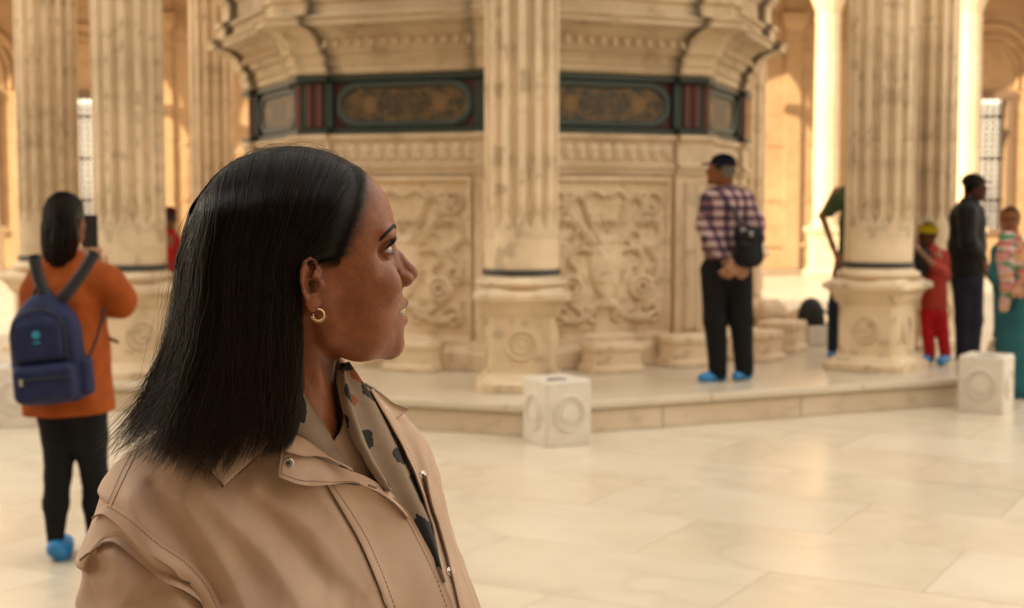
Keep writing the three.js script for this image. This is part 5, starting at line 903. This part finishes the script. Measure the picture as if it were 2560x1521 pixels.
// the person in the orange coat, seen from behind
{
  const J = joints(6.2), p = thing('person', 'person seen from behind in orange coat, black leggings and blue shoe covers, taking a picture', 'person'), sk = skinPlain('tan'), j = (x, y, d) => J(x, y, d).p;
  const hc = j(163, 545, 0.02), face = V(0.18, -0.02, -1);
  const body = limbs(J, [[[163, 610, 0, 26], [165, 680, 0, 28]], [[165, 735, 0, 50], [168, 960, 0, 72]], [[110, 690, 0, 34], [92, 800, 0.02, 26], [150, 735, 0.30, 20], [204, 690, 0.36, 14]], [[225, 690, 0, 34], [306, 757, 0.02, 25], [275, 720, 0.26, 20], [240, 690, 0.34, 14]], [[140, 985, 0, 50], [150, 1090, 0, 36], [144, 1190, 0, 25], [138, 1350, 0, 15]], [[206, 985, 0, 50], [222, 1090, 0, 36], [236, 1190, 0.03, 25], [238, 1345, 0.05, 15]]], 0.03, 0.012);
  part('body', joinColored([tint(body, sk), headGeo(hc, face, UP, 0.98, 'tan'), handGeo(j(206, 688, 0.36), V(0.1, 1, 0.1), V(0.2, 0, -1), 0.9, sk), handGeo(j(242, 688, 0.34), V(-0.1, 1, 0.1), V(-0.3, 0, -1), 0.9, sk)]), skinB, p);
  const coat = limbs(J, [[[164, 648, 0.02, 34], [164, 672, 0.01, 46], [168, 760, 0, 92], [171, 880, 0, 98], [172, 1010, 0, 112]], [[118, 700, 0, 50], [98, 735, 0, 42], [92, 800, 0.0, 38], [150, 745, 0.24, 34]], [[215, 698, 0, 52], [262, 715, 0, 48], [298, 752, 0.0, 38], [278, 728, 0.22, 32]]], 0.05, 0.010, { slack: 0.03, extra: f => (x, y, z) => Math.max(f(x, y, z) - 0.004 * fbm(x * 22, y * 9, z * 22, 3) - 0.006 * Math.sin(x * 40 + y * 6) * sstep(1.25, 0.9, y), at(170, 1030, 6.2).y + 0.03 * (x + 1.95) - y) });
  part('coat', coat, knit([0.27, 0.057, 0.008]), p);
  part('coat_pocket', limbs(J, [[[276, 848, -0.02 - 0.14, 5], [294, 856, -0.12, 4]]], 0.01, 0.006), knit([0.12, 0.03, 0.008]), p);
  const black = knit([0.008, 0.008, 0.009]);
  part('leggings', limbs(J, [[[140, 985, 0, 62], [150, 1090, 0, 46], [144, 1190, 0, 33], [139, 1260, 0, 32], [138, 1360, 0, 20]], [[206, 985, 0, 62], [222, 1090, 0, 46], [236, 1190, 0.03, 33], [238, 1260, 0.05, 32], [238, 1350, 0.05, 20]]], 0.02, 0.009), black, p);
  shoe(J, [[[138, 1372, -0.03, 23], [150, 1372, 0.02, 25], [158, 1362, 0.16, 24], [152, 1390, 0.0, 16]], [[238, 1362, 0.02, 30], [246, 1360, 0.16, 28]]], p);
  onHeadField(hc, face, UP, 0.98, (() => { const c = ell(-1.6, 6.0, 0, 9.8, 8.8, 8.4), d = ell(-5.8, -4.5, 0, 5.4, 17.0, 8.8), t = cap(-6.5, -6, 2, 6.0, -6.2, -17, 0.5, 5.0); return (x, y, z) => smax(smin(smin(smax(c(x, y, z), x - 4.5, 1), smax(d(x, y, z), -20 - y, 1), 1.5), t(x, y, z), 2) - 0.5 * fbm(x * 0.6, y * 0.12, z * 0.9, 3) - 0.25 * Math.sin(z * 3.1 + Math.sin(y * 0.3)) * sstep(2, -6, y), x - 5, 0.5); })(), 0.45, [[-14, -24, -11], [8, 16, 11]], mat({ color: lin(0.008, 0.0075, 0.0075), roughness: 0.4 }), p, 'hair');
  const ph = thing('phone', 'dark phone held up by the person in the orange coat', 'phone'); const c = j(224, 578, 0.36); ph.position.copy(c); ph.rotation.y = -0.15;
  part('case', new THREE.BoxGeometry(0.075, 0.15, 0.012), plain(0.012, 0.013, 0.016, 0.35), ph); part('screen', new THREE.BoxGeometry(0.068, 0.138, 0.003).translate(0, 0, 0.007), plain(0.02, 0.022, 0.026, 0.12), ph); part('lens', new THREE.CylinderGeometry(0.012, 0.012, 0.004, 16).rotateX(Math.PI / 2).translate(0.02, 0.05, -0.008), plain(0.01, 0.01, 0.012, 0.1), ph);

  // the blue backpack
  const b = thing('backpack', 'navy blue backpack hanging on the back of the orange coat', 'backpack'), o = at(118, 872, 5.98); b.position.copy(o); b.rotation.set(-0.08, 0.18, 0.10);
  const navy = knit([0.016, 0.020, 0.062], 0.6), trim = plain(0.008, 0.009, 0.016, 0.55);
  const rbox = (cx, cy, cz, hx, hy, hz, r) => (x, y, z) => { const a = Math.abs(x - cx) - hx + r, q = Math.abs(y - cy) - hy + r, c2 = Math.abs(z - cz) - hz + r; return Math.hypot(Math.max(a, 0), Math.max(q, 0), Math.max(c2, 0)) + Math.min(0, Math.max(a, q, c2)) - r; };
  const wob = (f, a = 0.004) => (x, y, z) => f(x, y, z) - a * fbm(x * 16, y * 16, z * 16, 3);
  const bodyF = wob((x, y, z) => smin(rbox(0, -0.03, 0, 0.148 - 0.05 * sstep(0.05, 0.24, y), 0.205, 0.075, 0.06)(x, y, z), ell(0, 0.10, 0, 0.115, 0.135, 0.07)(x, y, z), 0.04));
  part('body', fieldMesh(bodyF, [-0.2, -0.28, -0.12], [0.2, 0.28, 0.12], 0.008), navy, b);
  const up = part('upper_pocket', fieldMesh(wob((x, y, z) => smin(rbox(-0.02, 0.035, 0.078, 0.105, 0.09, 0.035, 0.034)(x, y, z), ell(-0.02, 0.10, 0.074, 0.095, 0.065, 0.032)(x, y, z), 0.02)), [-0.16, -0.09, 0.02], [0.12, 0.2, 0.14], 0.006), navy, b);
  const lp = part('lower_pocket', fieldMesh(wob(rbox(-0.012, -0.142, 0.082, 0.128, 0.082, 0.045, 0.04)), [-0.17, -0.25, 0.02], [0.15, -0.04, 0.15], 0.006), navy, b);
  part('side_pocket', fieldMesh(wob(rbox(0.142, -0.13, 0.0, 0.035, 0.085, 0.06, 0.032)), [0.08, -0.24, -0.08], [0.2, -0.02, 0.08], 0.006), navy, b);
  const arc = []; for (let i = 0; i <= 24; i++) { const a = -0.15 + i / 24 * (Math.PI + 0.3); arc.push(V(-0.02 + Math.cos(a) * 0.108, 0.06 + Math.sin(a) * 0.108, 0.098)); } arc.unshift(V(0.087, -0.04, 0.098)); arc.push(V(-0.127, -0.04, 0.098)); part('zip', tube(arc, 0.005, 0.005, 6), trim, up);
  part('zip', tube([V(-0.12, -0.125, 0.128), V(-0.02, -0.12, 0.131), V(0.09, -0.125, 0.128)], 0.005, 0.005, 6), trim, lp); part('zip_pull', new THREE.BoxGeometry(0.012, 0.03, 0.006).translate(-0.10, -0.13, 0.134), plain(0.35, 0.32, 0.26, 0.4), lp);
  part('emblem', [new THREE.CylinderGeometry(0.017, 0.017, 0.004, 20).rotateX(Math.PI / 2).translate(-0.025, 0.062, 0.115).toNonIndexed(), new THREE.BoxGeometry(0.03, 0.008, 0.004).translate(-0.025, 0.03, 0.115).toNonIndexed()], plain(0.02, 0.22, 0.33, 0.5), up);
  b.updateMatrixWorld(true);
  const L = (v) => b.worldToLocal(v);
  for (const pts of [[[84, 640, 5.98], [94, 690, 6.0], [118, 750, 6.0]], [[236, 632, 5.98], [200, 690, 5.98], [152, 752, 6.0]]]) { const q = []; for (let i = 0; i <= 12; i++) { const s = spline(pts, i / 12); q.push(L(at(s[0], s[1], s[2]))); } part('strap', tube(q, 0.026, 0.026, 8).applyMatrix4(new THREE.Matrix4()), trim, b); }
  part('strap', tube([L(at(262, 770, 6.0)), L(at(240, 850, 6.0)), L(at(218, 905, 5.98))], 0.006, 0.006, 6), trim, b);
  part('handle', tube([V(-0.04, 0.225, -0.02), V(-0.02, 0.262, -0.01), V(0.02, 0.262, -0.01), V(0.04, 0.225, -0.02)], 0.009, 0.009, 6), trim, b);
}
// the man in the checked shirt
{
  const J = joints(10.8), p = thing('person', 'man in checked shirt, black trousers and navy cap, hands clasped behind his back', 'person'), sk = skinPlain('tan'), j = (x, y, d) => J(x, y, d).p, hc = j(1806, 424, 0), face = V(-0.9, 0.03, -0.40);
  const body = limbs(J, [[[1812, 440, 0, 17], [1815, 478, 0, 18]], [[1815, 500, 0, 34], [1812, 640, 0, 38]], [[1770, 500, 0, 17], [1762, 575, -0.05, 13], [1822, 655, -0.22, 8]], [[1868, 500, 0, 17], [1893, 580, -0.06, 13], [1846, 655, -0.22, 8]], [[1790, 650, 0, 26], [1792, 790, 0, 18], [1794, 925, 0, 11]], [[1842, 650, 0, 26], [1854, 790, 0, 18], [1862, 920, 0, 11]]], 0.03, 0.014);
  part('body', joinColored([tint(body, sk), headGeo(hc, face, UP, 1.02, 'tan'), handGeo(j(1824, 652, -0.24), V(0.7, -0.7, 0.2), V(0.2, 0.3, -1), 1.15, sk), handGeo(j(1848, 650, -0.26), V(-0.7, -0.8, 0.1), V(0, 0.2, -1), 1.15, sk)]), skinB, p);
  const plaid = texture(256, (u, v) => { const f = (t) => { const q = (t * 4) % 1; return q < 0.5 ? 1 : 0; }, fine = (t) => ((t * 16) % 1 < 0.25 ? 1 : 0), a = f(u), b = f(v), n = 1 + 0.1 * fbm(u * 30, v * 30, 2, 2); const w = [0.46, 0.34, 0.31], m = [0.15, 0.065, 0.085], d = [0.022, 0.013, 0.030]; const c = a && b ? d : a || b ? m : w; return c.map(q => q * n * (fine(u) || fine(v) ? 0.85 : 1)); }); plaid.repeat.set(3.3, 3.3);
  part('shirt', limbs(J, [[[1815, 478, 0, 24], [1815, 505, 0, 40]], [[1790, 505, 0, 32], [1840, 505, 0, 32]], [[1812, 520, 0, 52], [1808, 600, 0, 50], [1806, 622, 0, 50]], [[1775, 500, 0, 24], [1764, 560, -0.04, 21], [1776, 600, -0.12, 19], [1816, 648, -0.22, 15]], [[1862, 498, 0, 25], [1888, 560, -0.04, 22], [1889, 595, -0.08, 20], [1858, 640, -0.20, 15]]], 0.05, 0.011, { slack: 0.02, extra: f => (x, y, z) => f(x, y, z) - 0.008 * fbm(x * 12, y * 12, z * 12, 3) }), mat({ map: plaid, roughness: 0.85 }), p);
  part('trousers', limbs(J, [[[1812, 640, 0, 46], [1812, 670, 0, 52]], [[1786, 680, 0, 36], [1788, 800, 0, 29], [1796, 930, 0, 23]], [[1846, 680, 0, 36], [1854, 800, 0, 29], [1861, 926, 0, 23]]], 0.035, 0.012, { extra: f => (x, y, z) => f(x, y, z) - 0.006 * fbm(x * 14, y * 7, z * 14, 3) }), knit([0.008, 0.008, 0.009]), p);
  shoe(J, [[[1804, 940, 0, 14], [1765, 945, -0.04, 12], [1754, 946, -0.06, 10]], [[1870, 936, 0, 14], [1842, 941, -0.04, 12]]], p);
  onHeadField(hc, face, UP, 1.02, capF(true), 0.5, [[-12, 3, -10], [18, 16.5, 10]], knit([0.016, 0.018, 0.045]), p, 'cap');
  onHeadField(hc, face, UP, 1.02, (() => { const e = ell(-3.0, 2.5, 0, 7.2, 6.5, 7.6); return (x, y, z) => smax(smax(e(x, y, z), x + 1.2, 0.6), Math.max(y - 6.5, -3 - y), 0.6); })(), 0.5, [[-12, -6, -10], [2, 8, 10]], knit([0.22, 0.20, 0.18]), p, 'hair');
  const bag = thing('shoulder_bag', 'black camera bag hanging at the hip of the checked shirt man', 'bag'); const bj = (x, y, d) => J(x, y, d).p;
  part('body', limbs(J, [[[1858, 590, -0.28, 24], [1884, 592, -0.20, 22], [1880, 640, -0.20, 26], [1858, 640, -0.28, 26]], [[1866, 585, -0.26, 20], [1868, 645, -0.26, 24]]], 0.04, 0.010), knit([0.008, 0.008, 0.009]), bag);
  part('flap', limbs(J, [[[1856, 590, -0.33, 10], [1884, 590, -0.26, 10]], [[1857, 612, -0.35, 9], [1886, 612, -0.27, 9]]], 0.03, 0.008), knit([0.011, 0.011, 0.012]), bag);
  for (const [x, y] of [[1858, 576], [1877, 585]]) part('buckle', new THREE.TorusGeometry(0.014, 0.005, 6, 14).translate(...bj(x, y, -0.34).toArray()), metal, bag);
  part('strap', tube([bj(1800, 484, -0.10), bj(1836, 530, -0.19), bj(1866, 585, -0.25)], 0.016, 0.016, 6), plain(0.010, 0.010, 0.012, 0.6), bag);
}
// the man behind the right column, hand on hip
{
  const J = joints(12.6), p = thing('person', 'person in green shirt with hand on hip, mostly hidden by the right pedestal column', 'person'), sk = skinPlain('brown'), j = (x, y, d) => J(x, y, d).p, hc = j(2148, 420, 0), face = V(0.6, 0, 0.5);
  const body = limbs(J, [[[2146, 440, 0, 14], [2146, 470, 0, 16]], [[2140, 500, 0, 30], [2130, 650, 0, 30]], [[2096, 482, 0, 15], [2056, 540, 0.05, 9], [2082, 614, -0.02, 7], [2092, 640, -0.05, 7]], [[2186, 482, 0, 15], [2206, 560, 0, 11], [2206, 640, 0, 8]], [[2108, 660, 0, 22], [2088, 765, -0.05, 16], [2082, 872, -0.02, 10]], [[2150, 660, 0, 22], [2156, 780, 0, 16], [2158, 872, 0, 10]]], 0.025, 0.013);
  part('body', joinColored([tint(body, sk), headGeo(hc, face, UP, 1, 'brown'), handGeo(j(2092, 640, -0.05), V(0.6, -0.5, 0.4), V(0.3, 0, -1), 1, sk), handGeo(j(2206, 640, 0), V(0, -1, 0), V(-1, 0, 0), 1, sk)]), skinB, p);
  part('shirt', limbs(J, [[[2144, 484, 0, 30], [2138, 560, 0, 38], [2130, 648, 0, 34]], [[2110, 490, 0, 24], [2098, 500, 0, 20], [2074, 528, 0.02, 16]], [[2180, 490, 0, 22], [2200, 540, 0, 17]]], 0.035, 0.012), knit([0.055, 0.085, 0.035]), p);
  part('trousers', limbs(J, [[[2130, 660, 0, 36], [2130, 680, 0, 36]], [[2108, 680, 0, 26], [2088, 768, -0.05, 18], [2082, 872, -0.02, 13]], [[2150, 680, 0, 26], [2156, 780, 0, 18], [2158, 872, 0, 13]]], 0.03, 0.012), knit([0.016, 0.020, 0.036]), p);
  onHeadField(hc, face, UP, 1, capF(false), 0.6, [[-12, 3, -10], [12, 16.5, 10]], plain(0.01, 0.01, 0.01, 0.6), p, 'hair');
  shoe(J, [[[2082, 884, 0.03, 10], [2076, 888, -0.07, 9]], [[2158, 884, 0, 10], [2160, 888, -0.08, 9]]], p);
  const w = thing('stone_block', 'white stone block standing under the black bag near the far court', 'stone'); const bp = onLevel(2040, 861, PLAT); w.position.set(bp.x, PLAT, bp.z); w.rotation.y = 0.2; part('block', loft(squareRing(0.12, 0.08), [[0, 0], [0, 0.17], [-0.006, 0.182]]), M.pale, w);
  const bag = thing('backpack', 'black backpack lying on a white stone block left of the right pedestal', 'backpack'); bag.position.set(bp.x - 0.05, PLAT + 0.182, bp.z); const bm = plain(0.009, 0.009, 0.010, 0.6);
  part('body', fieldMesh(blend(0.04, ell(0, 0.10, 0, 0.125, 0.12, 0.10), ell(0, 0.18, 0, 0.095, 0.085, 0.085), cap(-0.08, 0.04, 0, 0.05, 0.08, 0.04, 0, 0.05)), [-0.2, -0.03, -0.15], [0.2, 0.3, 0.15], 0.009), bm, bag);
  part('strap', tube([V(0.08, 0.18, 0.02), V(0.16, 0.10, 0.06), V(0.18, 0.02, 0.04), V(0.10, 0.01, 0.04)], 0.012, 0.012, 6), bm, bag);
}
// the child in red with a yellow cap
{
  const J = joints(11.85), p = thing('person', 'child in red clothes and yellow cap holding up a phone beside the column', 'child'), sk = skinPlain('brown'), j = (x, y, d) => J(x, y, d).p, hc = j(2320, 588, 0), face = V(-0.86, 0.02, 0.5), s = 0.86;
  const body = limbs(J, [[[2324, 605, 0, 10], [2328, 622, 0, 12]], [[2334, 640, 0, 22], [2336, 760, 0, 24]], [[2308, 634, -0.05, 11], [2304, 676, -0.10, 9], [2284, 622, -0.20, 6]], [[2356, 634, 0.03, 11], [2362, 690, 0, 9], [2330, 660, -0.18, 7], [2296, 624, -0.22, 6]], [[2322, 770, 0, 16], [2322, 830, 0, 12], [2324, 890, 0, 8]], [[2350, 770, 0, 16], [2356, 830, 0, 12], [2360, 888, 0, 8]]], 0.02, 0.012);
  part('body', joinColored([tint(body, sk), headGeo(hc, face, UP, s, 'brown'), handGeo(j(2284, 622, -0.2), V(-0.3, 1, 0), V(0.6, 0, -0.6), 0.8, sk), handGeo(j(2296, 624, -0.22), V(-0.5, 1, 0), V(-0.6, 0, -0.6), 0.8, sk)]), skinB, p);
  part('jacket', limbs(J, [[[2330, 628, 0, 20], [2336, 690, 0, 31], [2336, 762, 0, 33]], [[2356, 640, 0.02, 17], [2362, 690, 0, 14], [2334, 664, -0.16, 12]]], 0.03, 0.010), knit([0.30, 0.035, 0.022]), p);
  part('sleeve', limbs(J, [[[2310, 636, -0.06, 18], [2306, 674, -0.11, 16], [2292, 640, -0.18, 12]]], 0.02, 0.009), knit([0.020, 0.018, 0.018]), p, 'dark sleeve and vest front');
  part('trousers', limbs(J, [[[2336, 768, 0, 31], [2336, 776, 0, 31]], [[2320, 785, 0, 20], [2321, 835, 0, 16], [2325, 886, 0, 14]], [[2350, 785, 0, 20], [2357, 835, 0, 16], [2364, 884, 0, 14]]], 0.02, 0.010), knit([0.36, 0.010, 0.014]), p);
  onHeadField(hc, face, UP, s, (() => { const e = ell(-0.4, 5.6, 0, 11.2, 10.6, 9.6); return (x, y, z) => smax(e(x, y, z), 4.6 + 0.06 * x - y, 0.8); })(), 0.5, [[-13, 1, -11], [13, 18, 11]], knit([0.82, 0.64, 0.02], 0.5), p, 'cap');
  onHeadField(hc, face, UP, s, (() => { const e = ell(-2.0, 4.2, 0, 8.6, 5.0, 7.8); return (x, y, z) => smax(smax(e(x, y, z), x - 0.6, 0.6), y - 6.8, 0.4); })(), 0.5, [[-12, -2, -10], [3, 9, 10]], plain(0.01, 0.01, 0.014, 0.6), p, 'hair');
  shoe(J, [[[2326, 896, 0.02, 12], [2306, 902, -0.08, 11]], [[2366, 896, 0, 12], [2352, 904, -0.08, 11]]], p);
  const ph = thing('phone', 'pale phone held up by the child in the yellow cap', 'phone'); ph.position.copy(j(2280, 603, -0.21)); ph.rotation.set(0.1, 0.6, 0.6); part('case', new THREE.BoxGeometry(0.07, 0.14, 0.012), plain(0.45, 0.36, 0.28, 0.4), ph); part('screen', new THREE.BoxGeometry(0.062, 0.128, 0.003).translate(0, 0, 0.008), plain(0.30, 0.24, 0.2, 0.15), ph);
}
// the man in the dark jacket
{
  const J = joints(12.25), p = thing('person', 'man in dark jacket, jeans and black cap facing right beside the child', 'person'), sk = skinPlain('dark'), j = (x, y, d) => J(x, y, d).p, hc = j(2434, 468, 0), face = V(0.97, 0.02, 0.12);
  const body = limbs(J, [[[2428, 485, 0, 13], [2424, 510, 0, 16]], [[2424, 530, 0, 32], [2420, 680, 0, 32]], [[2420, 525, 0.12, 14], [2424, 610, 0.12, 11], [2462, 665, 0.02, 8]], [[2420, 525, -0.15, 15], [2424, 610, -0.18, 12], [2464, 664, -0.08, 8]], [[2412, 690, 0, 24], [2414, 790, 0, 17], [2412, 900, 0, 10]], [[2432, 690, 0, 24], [2436, 790, 0, 17], [2430, 900, 0, 10]]], 0.03, 0.013);
  part('body', joinColored([tint(body, sk), headGeo(hc, face, UP, 1.0, 'dark'), handGeo(j(2464, 664, -0.08), V(0.5, -0.7, 0.1), V(0.5, 0, 1), 1.1, sk), handGeo(j(2464, 666, 0.02), V(0.5, -0.7, 0), V(0.5, 0, -1), 1.1, sk)]), skinB, p);
  part('jacket', limbs(J, [[[2424, 512, 0, 24], [2420, 545, 0, 44], [2418, 620, 0, 46], [2416, 676, 0, 40]], [[2418, 528, -0.14, 24], [2422, 605, -0.17, 20], [2456, 652, -0.08, 13]], [[2420, 528, 0.12, 22], [2426, 605, 0.12, 18], [2456, 654, 0.02, 13]]], 0.04, 0.011, { slack: 0.02, extra: f => (x, y, z) => f(x, y, z) - 0.008 * fbm(x * 13, y * 13, z * 13, 3) }), knit([0.008, 0.0075, 0.009], 0.6), p);
  part('trousers', limbs(J, [[[2416, 684, 0, 36], [2416, 700, 0, 36]], [[2408, 700, 0, 28], [2410, 800, 0, 22], [2408, 900, 0, 18]], [[2432, 700, 0, 28], [2436, 800, 0, 22], [2430, 900, 0, 18]]], 0.03, 0.012), knit([0.016, 0.017, 0.030]), p);
  onHeadField(hc, face, UP, 1.0, capF(true), 0.5, [[-12, 3, -10], [18, 16.5, 10]], plain(0.010, 0.010, 0.011, 0.6), p, 'cap');
  shoe(J, [[[2408, 906, 0, 11], [2430, 910, 0.02, 10]], [[2430, 906, 0, 11], [2450, 910, 0.02, 10]]], p);
}
// the woman with the headscarf at the right edge
{
  const J = joints(11.5), p = thing('person', 'woman in teal robe and patterned headscarf at the right picture edge', 'person'), sk = skinPlain('pale'), j = (x, y, d) => J(x, y, d).p, hc = j(2526, 550, 0), face = V(-0.35, 0.05, 1);
  const body = limbs(J, [[[2528, 575, 0, 12], [2530, 600, 0, 14]], [[2536, 640, 0, 36], [2540, 800, 0, 38]], [[2502, 625, 0, 16], [2494, 690, -0.05, 13], [2526, 722, -0.22, 8]], [[2576, 625, 0, 16], [2588, 690, -0.05, 13], [2556, 726, -0.2, 8]], [[2524, 830, 0, 22], [2530, 970, 0, 11]], [[2556, 830, 0, 22], [2560, 970, 0, 11]]], 0.03, 0.013);
  part('body', joinColored([tint(body, sk), headGeo(hc, face, UP, 0.95, 'pale'), handGeo(j(2526, 722, -0.22), V(0.8, -0.2, 0.3), V(0, 0.4, 1), 0.95, sk), handGeo(j(2556, 726, -0.2), V(-0.8, -0.2, 0.3), V(0, 0.4, 1), 0.95, sk)]), skinB, p);
  part('robe', limbs(J, [[[2530, 618, 0, 34], [2536, 700, 0, 50], [2542, 850, 0, 54], [2546, 960, 0, 60]], [[2502, 630, 0, 24], [2496, 690, -0.05, 22], [2518, 716, -0.18, 16]], [[2574, 630, 0, 24], [2588, 690, -0.05, 22], [2562, 720, -0.16, 16]]], 0.04, 0.011, { slack: 0.02, extra: f => (x, y, z) => f(x, y, z) - 0.010 * fbm(x * 14, y * 5, z * 14, 3) }), knit([0.025, 0.11, 0.13]), p);
  const sc = texture(256, (u, v) => { const a = fbm(u * 5, v * 5, 3, 3, 5), b = fbm(u * 7, v * 7, 13, 3, 7); return a > 0.12 ? [0.46, 0.24, 0.09] : b > 0.14 ? [0.40, 0.03, 0.03] : a < -0.16 ? [0.04, 0.20, 0.08] : b < -0.12 ? [0.52, 0.36, 0.34] : [0.44, 0.20, 0.20]; }); sc.repeat.set(4, 4);
  const scm = mat({ map: sc, roughness: 0.8 });
  onHeadField(hc, face, UP, 0.95, (() => { const o = ell(-1.4, 5.2, 0, 10.4, 9.6, 8.8), neck = cap(-0.5, -6, 0, 6.8, 0.5, -12, 0, 9.5), hole = ell(9, 1.6, 0, 7.5, 8.2, 5.9); return (x, y, z) => smax(smin(o(x, y, z), neck(x, y, z), 3), -hole(x, y, z), 0.8); })(), 0.6, [[-14, -26, -22], [16, 17, 22]], scm, p, 'headscarf');
  part('shawl', limbs(J, [[[2520, 600, -0.10, 22], [2512, 650, -0.16, 20], [2520, 720, -0.20, 16], [2510, 770, -0.2, 12]], [[2540, 600, -0.10, 18], [2548, 660, -0.15, 16], [2552, 720, -0.16, 12]]], 0.03, 0.009), scm, p);
  shoe(J, [[[2536, 984, 0, 12], [2532, 990, -0.12, 11]], [[2562, 984, 0, 12], [2562, 990, -0.12, 11]]], p);
}
// somebody in red beyond the left column
{
  const J = joints(15.2), p = thing('person', 'person in bright red standing beyond the second column from the left', 'person'), sk = skinPlain('brown'), j = (x, y, d) => J(x, y, d).p, hc = j(424, 543, 0), face = V(-0.3, 0, -1);
  const body = limbs(J, [[[424, 556, 0, 11], [422, 574, 0, 12]], [[420, 600, 0, 22], [420, 700, 0, 24]], [[404, 592, 0, 10], [398, 650, 0, 8], [400, 695, 0, 6]], [[440, 592, 0, 10], [448, 650, 0, 8], [446, 695, 0, 6]], [[412, 720, 0, 16], [412, 880, 0, 9]], [[430, 720, 0, 16], [432, 880, 0, 9]]], 0.02, 0.014);
  part('body', joinColored([tint(body, sk), headGeo(hc, face, UP, 0.95, 'brown'), handGeo(j(400, 695, 0), V(0, -1, 0), V(1, 0, 0), 0.9, sk), handGeo(j(446, 695, 0), V(0, -1, 0), V(-1, 0, 0), 0.9, sk)]), skinB, p);
  part('dress', limbs(J, [[[422, 580, 0, 16], [420, 640, 0, 26], [420, 720, 0, 32], [421, 830, 0, 38]], [[406, 598, 0, 14], [398, 655, 0, 12]], [[438, 598, 0, 14], [448, 655, 0, 12]]], 0.03, 0.013), knit([0.34, 0.012, 0.012]), p);
  onHeadField(hc, face, UP, 0.95, capF(false), 0.6, [[-12, 3, -10], [12, 16.5, 10]], knit([0.08, 0.02, 0.018]), p, 'hair');
  shoe(J, [[[412, 886, 0, 9], [412, 890, -0.08, 8]], [[432, 886, 0, 9], [432, 890, -0.08, 8]]], p);
}
renderer.render(scene, camera);
